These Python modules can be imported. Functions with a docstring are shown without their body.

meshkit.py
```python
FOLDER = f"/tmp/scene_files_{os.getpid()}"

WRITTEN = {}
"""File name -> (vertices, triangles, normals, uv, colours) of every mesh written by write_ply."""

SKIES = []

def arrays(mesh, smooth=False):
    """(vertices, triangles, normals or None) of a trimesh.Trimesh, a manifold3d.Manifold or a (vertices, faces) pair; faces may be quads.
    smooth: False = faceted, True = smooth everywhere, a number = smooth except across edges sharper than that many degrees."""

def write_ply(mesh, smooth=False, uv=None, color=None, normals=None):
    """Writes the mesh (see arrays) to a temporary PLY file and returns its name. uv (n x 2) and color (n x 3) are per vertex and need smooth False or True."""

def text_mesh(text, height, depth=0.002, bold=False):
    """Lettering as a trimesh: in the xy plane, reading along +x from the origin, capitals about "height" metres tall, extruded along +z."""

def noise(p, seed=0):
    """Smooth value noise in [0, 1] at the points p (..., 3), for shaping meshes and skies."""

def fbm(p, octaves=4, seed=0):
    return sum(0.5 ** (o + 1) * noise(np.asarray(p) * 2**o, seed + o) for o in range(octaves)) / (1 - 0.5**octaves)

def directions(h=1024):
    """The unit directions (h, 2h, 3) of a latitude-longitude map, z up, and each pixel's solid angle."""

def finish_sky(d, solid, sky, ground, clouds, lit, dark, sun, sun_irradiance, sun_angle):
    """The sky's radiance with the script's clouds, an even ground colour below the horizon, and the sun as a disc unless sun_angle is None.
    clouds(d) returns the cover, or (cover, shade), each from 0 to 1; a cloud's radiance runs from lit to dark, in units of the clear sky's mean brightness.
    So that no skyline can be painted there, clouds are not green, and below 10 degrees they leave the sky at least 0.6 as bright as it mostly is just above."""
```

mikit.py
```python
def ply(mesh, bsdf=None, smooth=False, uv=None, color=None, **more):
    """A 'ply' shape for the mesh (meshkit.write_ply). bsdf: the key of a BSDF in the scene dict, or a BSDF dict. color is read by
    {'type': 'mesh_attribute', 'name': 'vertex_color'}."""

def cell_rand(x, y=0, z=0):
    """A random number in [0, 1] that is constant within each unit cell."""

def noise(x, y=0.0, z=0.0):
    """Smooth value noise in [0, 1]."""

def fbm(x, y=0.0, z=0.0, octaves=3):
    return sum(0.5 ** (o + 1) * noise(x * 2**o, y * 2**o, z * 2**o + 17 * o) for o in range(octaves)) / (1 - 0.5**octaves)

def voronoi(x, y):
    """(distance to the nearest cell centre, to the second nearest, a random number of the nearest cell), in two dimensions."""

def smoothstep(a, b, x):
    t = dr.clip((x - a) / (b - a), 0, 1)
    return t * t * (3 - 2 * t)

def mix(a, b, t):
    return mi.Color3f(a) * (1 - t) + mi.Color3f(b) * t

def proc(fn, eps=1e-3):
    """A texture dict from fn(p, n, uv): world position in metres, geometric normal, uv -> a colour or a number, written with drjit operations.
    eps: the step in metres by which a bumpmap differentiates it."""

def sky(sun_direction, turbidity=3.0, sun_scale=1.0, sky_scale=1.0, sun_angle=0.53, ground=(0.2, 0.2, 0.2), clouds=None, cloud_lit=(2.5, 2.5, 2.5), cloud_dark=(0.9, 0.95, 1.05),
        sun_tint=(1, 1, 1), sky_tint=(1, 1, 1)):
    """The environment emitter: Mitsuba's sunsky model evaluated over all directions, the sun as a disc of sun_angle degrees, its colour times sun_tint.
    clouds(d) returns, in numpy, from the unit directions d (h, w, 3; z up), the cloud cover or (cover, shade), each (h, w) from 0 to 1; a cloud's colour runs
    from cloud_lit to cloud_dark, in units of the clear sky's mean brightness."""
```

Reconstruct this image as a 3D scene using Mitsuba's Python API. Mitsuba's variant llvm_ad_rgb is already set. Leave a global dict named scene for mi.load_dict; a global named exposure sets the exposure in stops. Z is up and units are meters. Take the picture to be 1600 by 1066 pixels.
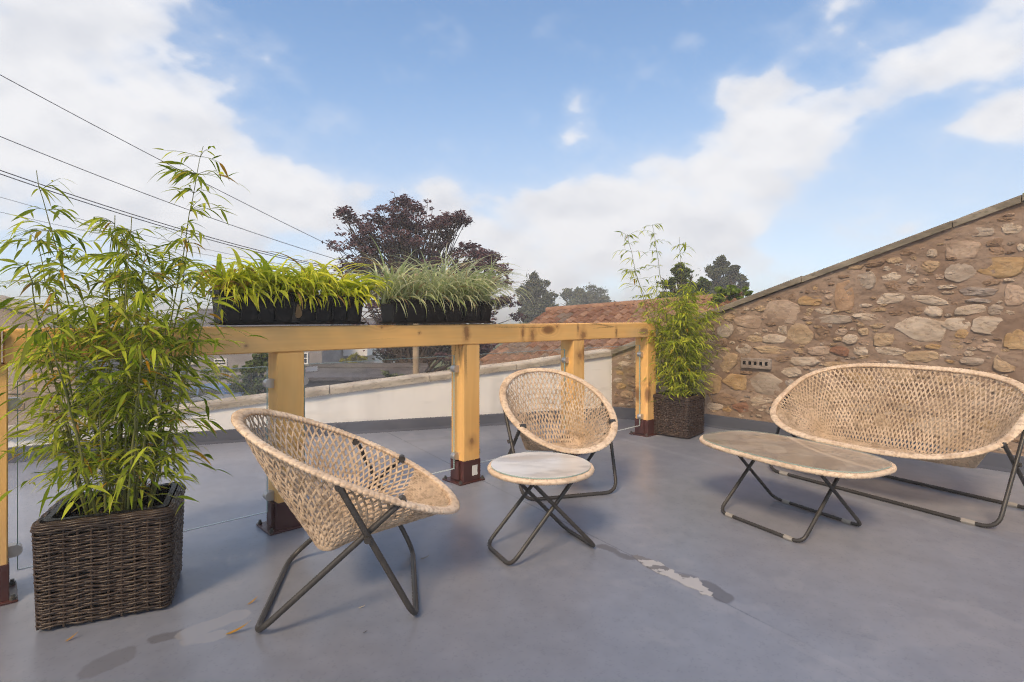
import math, random
import numpy as np, trimesh, mitsuba as mi, drjit as dr
import mikit, meshkit
from shapely.geometry import Polygon, Point
from mikit import noise, fbm, voronoi, smoothstep, mix, cell_rand, proc

T = mi.ScalarTransform4f
V = lambda *a: np.array(a, float)
scene, labels = {}, {}
RNG = np.random.default_rng(11)

# ------------------------------------------------------------------ camera, sky, exposure
EYE, FOC, HZ = 1.15, 865.0, 497.0          # eye height (m), focal length and horizon row of the 1600 x 1066 photograph
scene['camera'] = {'type': 'perspective', 'fov': 2 * math.degrees(math.atan(800 / FOC)), 'fov_axis': 'x',
                   'principal_point_offset_y': (533 - HZ) / 1066,
                   'to_world': T().look_at([0, 0, EYE], [0, 1, EYE], [0, 0, 1]), 'near_clip': 0.05, 'far_clip': 3000.0,
                   'medium': {'type': 'ref', 'id': 'air'}}
scene['air'] = {'type': 'homogeneous', 'albedo': .95, 'sigma_t': .005}
exposure = 2.80


def G(px, py, z=0.0):
    """the point at height z that shows at this place of the photograph"""
    y = FOC * (EYE - z) / (py - HZ)
    return V((px - 800) / FOC * y, y, z)


def A(px, py, y):
    """the point at distance y"""
    return V((px - 800) / FOC * y, y, EYE - (py - HZ) / FOC * y)


CLOUDS = [  # azimuth, elevation (degrees), widths, weight
    (-43, 23, 12, 9, 1.05), (-38, 30, 9, 8, .8), (-50, 12, 16, 9, 1.1), (-33, 14, 9, 7, 1.1), (-24.5, 12, 7, 5.5, 1.0), (-19, 9.5, 5, 4.5, .72), (-41, 38, 11, 7, .55),
    (-8.5, 11.5, 4.6, 4.6, 1.05), (-5, 7, 5, 4, .7), (1, 7, 6, 4.5, .8), (7, 9.5, 5.5, 4.0, .85), (13, 10, 6, 4.3, .88), (19, 11.5, 6, 4.4, .86), (24, 12, 5, 4.4, .74),
    (22.5, 19, 4.5, 3.6, .85), (26.5, 20, 4.2, 4.6, 1.05), (27, 15, 4, 4, .7), (6.6, 21, 2.4, 2.0, .95), (5.4, 17.6, 2.8, 2.1, 1.05), (17, 4, 14, 4, .75), (-3, 3, 25, 3.5, .55),
    (34, 20, 4.2, 3.0, .72), (32, 17.5, 3.6, 2.6, .6), (38, 20.5, 3.2, 3.6, .74), (42.5, 23, 3.6, 3.8, .85), (40.5, 13.6, 3.6, 1.8, .9), (43, 15, 4, 2.2, .9),
    (30, 27, 3.6, 2.2, .85), (17.5, 24.5, 2.0, 1.5, .5), (0.5, 20, 2, 1.4, .35), (33, 9, 5, 2.0, .35)]


def clouds(d):
    az, el = np.degrees(np.arctan2(d[..., 0], d[..., 1])), np.degrees(np.arcsin(np.clip(d[..., 2], -1, 1)))
    wx = (meshkit.fbm(d * [6, 6, 8] + 5.3, 3, 21) - .5) * 7
    wy = (meshkit.fbm(d * [6, 6, 8] + 15.3, 3, 22) - .5) * 6
    dens = sum(w * np.exp(-(((az + wx - a) / sa) ** 2 + ((el + wy - e) / se) ** 2) * 1.25) for a, e, sa, se, w in CLOUDS)
    q = d / np.maximum(d[..., 2:] + .25, .05)
    n2 = meshkit.fbm(q * 2.2 + 7.7, 5, 9)
    out = np.clip((np.maximum(np.abs(az) - 46, el - 36)) / 10, 0, 1)       # beyond the clouds in view: the same broken cover
    dens = dens * (1 - out) + out * (n2 * 2.6 - .82)
    n1 = meshkit.fbm(d * [11, 11, 15] + 3.1, 7, 5)
    puff = 1 - 2 * np.abs(meshkit.fbm(d * [16, 16, 21] + 9.1, 5, 31) - .5)
    n3 = meshkit.fbm(d * [5, 5, 7] + 2.2, 3, 41)
    dens = dens * (.72 + .56 * n3) + (n1 - .5) * 1.9 + (puff - .8) * .6
    t = np.clip((dens - .36) / .46, 0, 1)
    core = t * t * (3 - 2 * t)
    wisp = np.clip((dens - .02) / 1.0, 0, 1) ** 1.5 * .55
    cover = np.maximum(core * (.54 + .43 * np.clip((dens - .5) / .6, 0, 1)), wisp)
    low = np.exp(-(np.maximum(el, 0) / 7.0) ** 2)
    veil = np.maximum(low * .5, np.exp(-((el - 9) / 9.0) ** 2) * .42)                   # whitish air near the horizon
    mist = (1 - cover) * veil
    cover = cover + mist
    lit = meshkit.fbm(d * [9, 9, 12] + 11, 5, 3) - meshkit.fbm(d * [9, 9, 12] + V(11.1, 11.2, 10.75), 5, 3)
    shade = np.clip(.12 + lit * 1.3 + (dens - 1.0) * .07, 0, 1) * core
    shade = (shade * (cover - mist) + mist * (.75 - .55 * low)) / np.maximum(cover, 1e-6)
    return cover, shade


scene['sky'] = mikit.sky([-0.27, -0.70, 0.66], turbidity=2.5, sun_scale=0.31, sky_scale=1.0, sun_angle=14, clouds=clouds, sun_tint=(1, .90, .78), sky_tint=(.93, .86, .815),
                         cloud_lit=(1.88, 1.88, 1.92), cloud_dark=(1.10, 1.18, 1.36))


# ------------------------------------------------------------------ names and labels
def numbered(key):
    if key not in used:
        used.add(key)
        return key
    k = 1
    while f'{key}_{k:03d}' in used:
        k += 1
    used.add(f'{key}_{k:03d}')
    return f'{key}_{k:03d}'


used = set()


def thing(name, label, cat, group=None):
    key = numbered(name)
    labels[key] = {'label': label, 'category': cat}
    if group:
        labels[key]['group'] = group
    return key


def struct(name, label=None):
    key = numbered(name)
    labels[key] = {'kind': 'structure'}
    if label:
        labels[key]['label'] = label
    return key


def part(parent, name, mesh, mat, smooth=35, kind=None, label=None, color=None, uv=None):
    key = numbered(f'{parent}__{name}')
    scene[key] = mikit.ply(mesh, mat, smooth, uv, color)
    note(key, kind, label)
    return key


def whole(key, mesh, mat, smooth=35, color=None, kind=None):
    """a thing that is one mesh"""
    scene[key] = mikit.ply(mesh, mat, smooth, None, color)
    if kind:
        labels[key]['kind'] = kind
    return key


def note(key, kind, label):
    if kind or label:
        labels[key] = {}
        if kind:
            labels[key]['kind'] = kind
        if label:
            labels[key]['label'] = label


# ------------------------------------------------------------------ mesh helpers
def join(parts):
    vs, fs, n = [], [], 0
    for v, f in parts:
        v, f = np.asarray(v, float), np.asarray(f, int)
        if f.shape[1] == 4:
            f = np.vstack([f[:, [0, 1, 2]], f[:, [0, 2, 3]]])
        vs.append(v); fs.append(f + n); n += len(v)
    return np.vstack(vs), np.vstack(fs)


def vf(m):
    return np.array(m.vertices), np.array(m.faces)


def box(c, e, ax=None, ay=None, az=None, bev=0.0):
    """box of full extents e about c, with bevelled edges; axes default to x y z"""
    h = np.asarray(e, float) / 2
    M = np.array([V(1, 0, 0) if ax is None else ax, V(0, 1, 0) if ay is None else ay, V(0, 0, 1) if az is None else az], float)
    if bev <= 0:
        v = np.array([[x, y, z] for x in (-1, 1) for y in (-1, 1) for z in (-1, 1)], float) * h
        f = np.array([[0, 1, 3, 2], [4, 6, 7, 5], [0, 4, 5, 1], [2, 3, 7, 6], [0, 2, 6, 4], [1, 5, 7, 3]])
        return v @ M + c, f
    pts = []
    for s in np.ndindex(2, 2, 2):
        sg = np.array(s) * 2 - 1.0
        for k in range(3):
            o = np.full(3, bev); o[k] = 0
            pts.append(sg * (h - o))
    m = trimesh.convex.convex_hull(np.array(pts))
    v, f = vf(m)
    return v @ M + c, f


def frames(p, closed=False):
    p = np.asarray(p, float)
    t = (np.roll(p, -1, 0) - np.roll(p, 1, 0)) if closed else np.gradient(p, axis=0)
    t /= np.linalg.norm(t, axis=1, keepdims=True) + 1e-12
    a = np.zeros_like(p)
    ref = V(0, 0, 1) if abs(t[0][2]) < .9 else V(1, 0, 0)
    cur = ref - t[0] * (ref @ t[0])
    for i in range(len(p)):
        cur = cur - t[i] * (cur @ t[i])
        cur = cur / (np.linalg.norm(cur) + 1e-12)
        a[i] = cur
    return t, a, np.cross(t, a)


def tube(p, r, sides=8, closed=False, cap=True):
    p = np.asarray(p, float)
    t, a, b = frames(p, closed)
    n, ang = len(p), np.arange(sides) * 2 * np.pi / sides
    r = np.broadcast_to(r, (n,))
    v = (p[:, None] + r[:, None, None] * (np.cos(ang)[None, :, None] * a[:, None] + np.sin(ang)[None, :, None] * b[:, None])).reshape(-1, 3)
    f = strip(n, sides, closed)
    if cap and not closed:
        v = np.vstack([v, p[0], p[-1]])
        j = np.arange(sides)
        f = np.vstack([f, np.stack([j, j * 0 + n * sides, (j + 1) % sides], 1), np.stack([(n - 1) * sides + j, (n - 1) * sides + (j + 1) % sides, j * 0 + n * sides + 1], 1)])
    return v, f


def strip(n, m, closed_n=False, closed_m=True):
    i, j = np.meshgrid(np.arange(n if closed_n else n - 1), np.arange(m if closed_m else m - 1), indexing='ij')
    i, j = i.ravel(), j.ravel()
    i1, j1 = (i + 1) % n, (j + 1) % m
    a, b, c, d = i * m + j, i1 * m + j, i1 * m + j1, i * m + j1
    return np.vstack([np.stack([a, d, c], 1), np.stack([a, c, b], 1)])


def fillet(pts, r, n=6):
    """polyline with rounded corners"""
    pts = [np.asarray(q, float) for q in pts]
    out = [pts[0]]
    for a, b, c in zip(pts, pts[1:], pts[2:]):
        u, w = a - b, c - b
        lu, lw = np.linalg.norm(u), np.linalg.norm(w)
        k = min(r, lu * .45, lw * .45)
        p0, p1 = b + u / lu * k, b + w / lw * k
        for s in np.linspace(0, 1, n):
            out.append((1 - s) ** 2 * p0 + 2 * s * (1 - s) * b + s * s * p1)
    out.append(pts[-1])
    return np.array(out)


def ribbons(P, N, w, h):
    """many flat strands at once: P, N (k, m, 3): centre lines and normals"""
    k, m, _ = P.shape
    t = np.gradient(P, axis=1)
    t /= np.linalg.norm(t, axis=2, keepdims=True) + 1e-12
    s = np.cross(t, N)
    s /= np.linalg.norm(s, axis=2, keepdims=True) + 1e-12
    w, h = np.broadcast_to(w, (k,))[:, None, None] / 2, h / 2
    v = np.stack([P + s * w * .6 + N * h, P + s * w, P + s * w * .6 - N * h, P - s * w * .6 - N * h, P - s * w, P - s * w * .6 + N * h], 2)
    f = strip(m, 6)
    f = (f[None] + (np.arange(k) * m * 6)[:, None, None]).reshape(-1, 3)
    return v.reshape(-1, 3), f


def blades(P, width, up):
    """many leaf blades: P (k, m, 3) midribs, width (k, m), up (k, 3) ; two-sided sheets folded a little along the midrib"""
    k, m, _ = P.shape
    t = np.gradient(P, axis=1)
    t /= np.linalg.norm(t, axis=2, keepdims=True) + 1e-12
    s = np.cross(t, up[:, None, :])
    s /= np.linalg.norm(s, axis=2, keepdims=True) + 1e-12
    nn = np.cross(s, t)
    w = width[..., None]
    v = np.stack([P - s * w / 2 + nn * w * .12, P, P + s * w / 2 + nn * w * .12], 2).reshape(-1, 3)
    f = strip(m, 3, False, False)
    return v, (f[None] + (np.arange(k) * m * 3)[:, None, None]).reshape(-1, 3)


def prism(sections, cap=True):
    """sections (n, m, 3): closed outlines swept into a solid with plain end caps"""
    S = np.asarray(sections, float)
    n, m, _ = S.shape
    f = strip(n, m)
    if cap:
        c = np.arange(1, m - 1)
        f = np.vstack([f, np.stack([c * 0, c + 1, c], 1)[:, ::-1], np.stack([c * 0, c, c + 1], 1)[:, ::-1] + (n - 1) * m])
    mm = trimesh.Trimesh(S.reshape(-1, 3), f, process=False)
    if cap:
        trimesh.repair.fix_normals(mm)
    return vf(mm)


def disc(c, r, n=40, thick=0.0, ry=None, ax=V(1, 0, 0), ay=V(0, 1, 0), p=2.0):
    a = np.linspace(0, 2 * np.pi, n, endpoint=False)
    ca, sa = np.cos(a), np.sin(a)
    x, y = r * np.sign(ca) * np.abs(ca) ** (2 / p), (ry or r) * np.sign(sa) * np.abs(sa) ** (2 / p)
    return c + x[:, None] * ax + y[:, None] * ay


def fan(ring, flip=False):
    n = len(ring)
    v = np.vstack([ring, ring.mean(0)])
    j = np.arange(n)
    f = np.stack([j, (j + 1) % n, j * 0 + n], 1)
    return v, f[:, ::-1] if flip else f


# ------------------------------------------------------------------ materials
def mat(name, color, rough=.6, spec=.4, bump=None, scale=.002, two=False, **more):
    c = color if isinstance(color, dict) else ({'type': 'rgb', 'value': list(color)} if not callable(color) else proc(color))
    b = {'type': 'principled', 'base_color': c, 'roughness': rough if not callable(rough) else proc(rough), 'specular': spec, **more}
    if bump:
        b = {'type': 'bumpmap', 'arbitrary': proc(bump, 6e-4), 'bsdf': b, 'scale': scale}
    scene[name] = {'type': 'twosided', 'bsdf': b}
    return name


C3 = mi.Color3f
RD, RN = V(.730, .683, 0), V(.683, -.730, 0)        # along the balustrade, and its face towards the terrace


def rail_t(px):
    k = (px - 800) / FOC
    return (k * 2.97 + 1.257) / (.73 - .683 * k)


BASE_AL = -1.257 * .730 + 2.97 * .683
BEAM_KNOTS = [(BASE_AL + rail_t(x), EYE - (y - HZ) / FOC * (2.97 + .683 * rail_t(x)), rx, rz) for x, y, rx, rz in
              [(384, 541, .012, .010), (655, 520, .016, .012), (728, 520, .032, .075), (816, 518, .022, .085), (831, 524, .040, .075), (870, 510, .030, .022), (902, 512, .016, .06), (910, 524, .042, .075), (962, 521, .020, .07), (596, 512, .012, .010)]]
POST_KNOTS = [(EYE - (y - HZ) / FOC * (2.97 + .683 * rail_t(x)), BASE_AL + rail_t(x), rz, rx) for x, y, rx, rz in [(737, 690, .040, .045), (905, 556, .05, .05), (465, 700, .02, .03), (905, 640, .02, .03), (1015, 600, .03, .04)]]


def knots_of(items, a, b):
    out, halo = mi.Float(0), mi.Float(0)
    w = (fbm(a * 30, b * 30, 2, 3) - .5) * .9
    for a0, b0, ra, rb in items:
        d = dr.sqrt(dr.square((a - a0) / ra) + dr.square((b - b0) / rb)) + w
        out = dr.maximum(out, smoothstep(.75, .25, d))
        halo = dr.maximum(halo, smoothstep(1.7, .5, d))
    return out, halo


def wood_fn(al, ac, up, items=None, kb=None):
    g = fbm(al * 1.3, ac * 26, up * 26, 4)
    g2 = noise(al * 3.0, ac * 90 + fbm(al * 2, up * 6, 0, 2) * 6, up * 90)
    f, _, r = voronoi(al * 1.9, up * 4.2 + ac * 2.3)
    ring = dr.sqrt(dr.maximum(f, 0))
    knot = smoothstep(.17, .07, f) * smoothstep(.28, .36, r)
    halo = smoothstep(.42, .08, f) * smoothstep(.28, .36, r)
    c = mix((.78, .42, .115), (.89, .565, .215), g)
    c = mix(c, (.70, .41, .15), g2 * .45)
    c = mix(c, (.40, .19, .06), halo * .55 * noise(f * 28, 0, 0))
    c = mix(c, (.20, .085, .03), knot * .85)
    if items:
        k, h = knots_of(items, al if kb is None else kb[0], up if kb is None else kb[1])
        c = mix(c, (.46, .235, .085), h * .55)
        c = mix(c, (.27, .125, .05), k * .75)
    c = c * (.93 + .12 * fbm(al * 4, up * 30, ac * 30, 3))
    check = smoothstep(.016, .004, dr.abs(fbm(al * .55 + 3, up * 11 + ac * 7, 2, 2) - .5)) * smoothstep(.50, .62, noise(al * 1.7 + 9, up * 2, ac * 2))
    c = mix(c, (.20, .11, .045), check * .6)
    return mix(c, (.50, .42, .30), smoothstep(.55, .8, fbm(al * 1.1 + 7, up * 3, ac * 2, 3)) * .28)


mat('beam_wood', lambda p, n, uv: wood_fn(p.x * .730 + p.y * .683, p.x * .683 - p.y * .730, p.z, BEAM_KNOTS), .55, .3,
    bump=lambda p, n, uv: fbm((p.x * .73 + p.y * .683) * 3, (p.x * .683 - p.y * .73) * 120, p.z * 120, 2), scale=.0008)
mat('post_wood', lambda p, n, uv: wood_fn(p.z + 3.7, p.x * .730 + p.y * .683, p.x * .683 - p.y * .730 + 5.1, POST_KNOTS, (p.z, p.x * .730 + p.y * .683)), .55, .3,
    bump=lambda p, n, uv: fbm(p.z * 3, p.x * 120, p.y * 120, 2), scale=.0008)


STAINS = [(G(u, v), G(x, y), r, k) for u, v, x, y, r, k in [(942, 854, 985, 872, .016, .8), (1104, 912, 1132, 934, .034, .8), (1058, 894, 1086, 902, .014, .5), (245, 1000, 280, 990, .022, .7),
                                                             (150, 1046, 190, 1024, .045, .45), (1212, 790, 1300, 806, .03, .35), (640, 690, 700, 684, .05, .25)]]
WET = [(G(u, v), G(x, y), r, k) for u, v, x, y, r, k in [(300, 990, 372, 960, .045, 1.0), (296, 1000, 340, 992, .03, 1.0)]]


def spots_of(items, p, soft=.012):
    """how much of the membrane is marked: soft-edged blots along short lines"""
    wob = (fbm(p.x * 14, p.y * 14, 3, 3) - .5) * .05
    out = mi.Float(0)
    for a, b, r, k in items:
        dx, dy = float(b[0] - a[0]), float(b[1] - a[1])
        t = dr.clip(((p.x - float(a[0])) * dx + (p.y - float(a[1])) * dy) / (dx * dx + dy * dy), 0, 1)
        d = dr.sqrt(dr.square(p.x - float(a[0]) - t * dx) + dr.square(p.y - float(a[1]) - t * dy)) + wob
        out = dr.maximum(out, smoothstep(r + soft, r - soft * .6, d) * k)
    return out


SEAM_A, SEAM_B = G(932, 846), G(1360, 1066)
SEAM_D = (SEAM_B - SEAM_A) / np.linalg.norm(SEAM_B - SEAM_A)


def seam_distance(p):
    return (p.x - float(SEAM_A[0])) * float(-SEAM_D[1]) + (p.y - float(SEAM_A[1])) * float(SEAM_D[0])


def floor_col(p, n, uv):
    a = fbm(p.x * .55 + 3, p.y * .55, 0, 4)
    b = fbm(p.x * 2.6, p.y * 2.6 + 9, 0, 4)
    s = fbm(p.x * 14, p.y * 14, 4, 3)
    c = mix((.172, .188, .230), (.232, .250, .296), smoothstep(.25, .75, a))
    c = mix(c, (.207, .222, .265), smoothstep(.5, .75, b) * .5)
    c = c * (0.92 + .16 * s)
    pale = smoothstep(.60, .72, fbm(p.x * 5 + 4, p.y * 5, 2, 4)) * smoothstep(.5, .62, fbm(p.x * .8, p.y * .8 + 31, 1, 2))
    c = mix(c, (.34, .34, .36), pale * .15)
    c = mix(c, (.105, .105, .118), spots_of(STAINS, p))
    grit = noise(p.x * 210, p.y * 210, 3) * noise(p.x * 90 + 3, p.y * 90, 8)
    c = c * (1 - .09 * smoothstep(.35, .7, grit))
    c = c * (1 - .33 * smoothstep(.007, .003, dr.abs(seam_distance(p) - .0275)) * smoothstep(.25, .5, fbm(p.x * 1.5, p.y * 1.5, 8, 2)))
    return mix(c, (.235, .24, .26), spots_of(WET, p, .008))


mat('membrane', floor_col, lambda p, n, uv: (.24 + .16 * fbm(p.x * 1.7 + 5, p.y * 1.7, 0, 3)) * (1 - .62 * spots_of(WET, p, .008)), .55,
    bump=lambda p, n, uv: fbm(p.x * 3.1, p.y * 3.1, 0, 2) * 6 + fbm(p.x * 60, p.y * 60, 0, 2) * .25, scale=.0016)
mat('membrane_seam', lambda p, n, uv: floor_col(p, n, uv) * 1.05, .4, .4)
mat('scuffed_patch', lambda p, n, uv: mix((.40, .395, .40), (.17, .168, .178), smoothstep(.52, .60, fbm(p.x * 22, p.y * 22, 1, 5))), .55, .3)
mat('flashing_felt', lambda p, n, uv: mix((.060, .068, .092), (.105, .115, .145), fbm(p.x * 2.3, p.y * 2.3, p.z * 9, 4)), .5, .4,
    bump=lambda p, n, uv: fbm(p.x * 4, p.y * 4, p.z * 6, 2), scale=.006)
mat('white_render', lambda p, n, uv: mix((.75, .745, .715), (.83, .83, .81), fbm(p.x * 1.2, p.y * 1.2, p.z * .7, 4))
    * (0.90 + .10 * smoothstep(.25, .6, fbm(p.x * 7, p.y * 7, p.z * .6, 3))) * (1 - .10 * smoothstep(.62, .75, fbm(p.x * 2, p.y * 2, p.z * 9, 4))) * (1 - .13 * smoothstep(.56, .75, fbm(p.x * 5 + 3, p.y * 5, p.z * .9, 3))), .8, .2,
    bump=lambda p, n, uv: fbm(p.x * 70, p.y * 70, p.z * 70, 3) + 2.5 * fbm(p.x * 3, p.y * 3, p.z * 3, 2), scale=.004)


def stone_fn(c0, c1, c2, s=9):
    def fn(p, n, uv):
        a = fbm(p.x * s, p.y * s, p.z * s * 1.4, 4)
        b = fbm(p.x * 38 + 5, p.y * 38, p.z * 52, 3)
        c = mix(c0, c1, smoothstep(.28, .72, a))
        return mix(c, c2, smoothstep(.52, .75, b) * .6)
    return fn


STONE_BUMP = lambda p, n, uv: fbm(p.x * 30, p.y * 30, p.z * 48, 4) + .6 * fbm(p.x * 9, p.y * 9, p.z * 14, 2)
for nm, cs in dict(pink=((.34, .245, .18), (.47, .365, .28), (.27, .19, .14)), light=((.42, .345, .265), (.57, .49, .395), (.29, .215, .155)), grey=((.31, .255, .205), (.43, .37, .305), (.22, .175, .14)),
                   slate=((.225, .19, .17), (.36, .32, .285), (.15, .125, .11)), tan=((.36, .255, .155), (.47, .36, .235), (.25, .17, .105)),
                   ochre=((.36, .23, .105), (.46, .325, .175), (.27, .175, .10)), rust=((.32, .20, .12), (.41, .275, .175), (.25, .16, .105)), brown=((.20, .135, .09), (.30, .205, .14), (.14, .095, .065)),
                   red=((.22, .105, .065), (.31, .165, .11), (.16, .085, .06))).items():
    cs = [tuple(float(x) for x in np.array(c_) * .80 + V(.29, .205, .147) * .20) for c_ in cs]        # dusted with the mortar
    mat('stone_' + nm, stone_fn(*cs), .85, .2, bump=STONE_BUMP, scale=.012)
mat('mortar', stone_fn((.228, .160, .118), (.32, .240, .184), (.18, .128, .095), 4), .92, .1,
    bump=lambda p, n, uv: fbm(p.x * 22, p.y * 22, p.z * 26, 4) * 2 + fbm(p.x * 120, p.y * 120, p.z * 120, 2) * .5, scale=.008)
mat('coping_stone', stone_fn((.30, .265, .215), (.46, .42, .35), (.20, .18, .14), 5), .88, .2, bump=STONE_BUMP, scale=.008)
mat('coping_dark', stone_fn((.17, .145, .11), (.28, .245, .19), (.11, .10, .075), 5), .9, .2, bump=STONE_BUMP, scale=.008)


def wick_fn(c0, c1, c2, f=1.0):
    def fn(p, n, uv):
        a = fbm(p.x * 6 * f, p.y * 6 * f, p.z * 6 * f, 3)
        b = fbm(p.x * 75, p.y * 75, p.z * 75, 2)
        d = fbm(p.x * 19 + 3, p.y * 19, p.z * 19, 3)
        c = mix(mix(c0, c1, smoothstep(.25, .75, a)), c2, smoothstep(.45, .75, b) * .6)
        return mix(c, mi.Color3f(c2) * .8, smoothstep(.55, .78, d) * .5)
    return fn


mat('wicker', wick_fn((.45, .335, .22), (.61, .475, .34), (.26, .175, .105)), .55, .35)
mat('wicker_pale', wick_fn((.63, .48, .335), (.78, .63, .465), (.42, .285, .175)), .55, .35)
WEAVE = lambda p, n, uv: dr.abs(dr.sin(uv.x * 420 + dr.select(dr.sin(uv.y * 95) > 0, 1.57, 0))) * .6 + dr.abs(dr.sin(uv.y * 95))
mat('wicker_sheet', wick_fn((.40, .30, .20), (.50, .39, .27), (.31, .22, .14)), .55, .35,
    bump=lambda p, n, uv: dr.abs(dr.sin((p.x * .466 - p.y * .885) * 260)) * .5 + dr.abs(dr.sin((p.x * .885 + p.y * .466) * 260)) * .5, scale=.0015)
mat('dark_rattan', wick_fn((.034, .021, .0135), (.052, .034, .0225), (.025, .0155, .010)), .42, .45)
mat('dark_rattan_red', wick_fn((.042, .026, .021), (.066, .043, .035), (.03, .02, .016)), .45, .5)
mat('frame_steel', lambda p, n, uv: mix((.022, .021, .020), (.058, .053, .048), fbm(p.x * 25, p.y * 25, p.z * 25, 3)), .42, .5)
mat('foot_plastic', (.33, .31, .28), .5, .4)
mat('black_plastic', lambda p, n, uv: mix((.005, .005, .0055), (.011, .0105, .0105), fbm(p.x * 8, p.y * 8, p.z * 8, 3)), .45, .35)
mat('soil', stone_fn((.035, .025, .018), (.07, .05, .035), (.02, .015, .01), 30), .95, .1)
mat('maroon_steel', lambda p, n, uv: mix((.052, .018, .016), (.085, .030, .026), fbm(p.x * 14, p.y * 14, p.z * 14, 3)), .38, .5)
mat('bolt_steel', (.10, .095, .085), .45, .5, metallic=.6)
mat('clamp_steel', (.50, .47, .43), .35, .5, metallic=.7)
mat('paper', (.70, .69, .67), .6, .3)
scene['pane_glass'] = {'type': 'thindielectric', 'int_ior': 1.5}
scene['glass_film'] = {'type': 'principled', 'base_color': proc(lambda p, n, uv: mix((.62, .59, .53), (.78, .77, .74), fbm(p.x * 5, p.y * 16, 0, 4))), 'roughness': .16, 'specular': .6}
for nm, lo, hi in (('dusty_glass', .55, .88), ('rain_glass', .10, .20)):
    scene[nm] = {'type': 'twosided', 'bsdf': {'type': 'ref', 'id': 'glass_film'}} if False else {'type': 'blendbsdf', 'weight': proc(lambda p, n, uv, lo=lo, hi=hi: lo + (hi - lo) * smoothstep(.30, .62, fbm(p.x * 4 + 2, p.y * 7, 5, 4))),
                 'a': {'type': 'thindielectric', 'int_ior': 1.5}, 'b': {'type': 'twosided', 'bsdf': {'type': 'ref', 'id': 'glass_film'}}}
mat('glass_edge', (.30, .40, .36), .15, .6)
mat('glass_edge_lit', (.56, .62, .60), .2, .6)


def vcol(name, trans=.8, rough=.5):
    scene[name] = {'type': 'principledthin', 'base_color': {'type': 'mesh_attribute', 'name': 'vertex_color'}, 'roughness': rough, 'diff_trans': trans, 'eta': 1.4}
    return name


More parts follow.
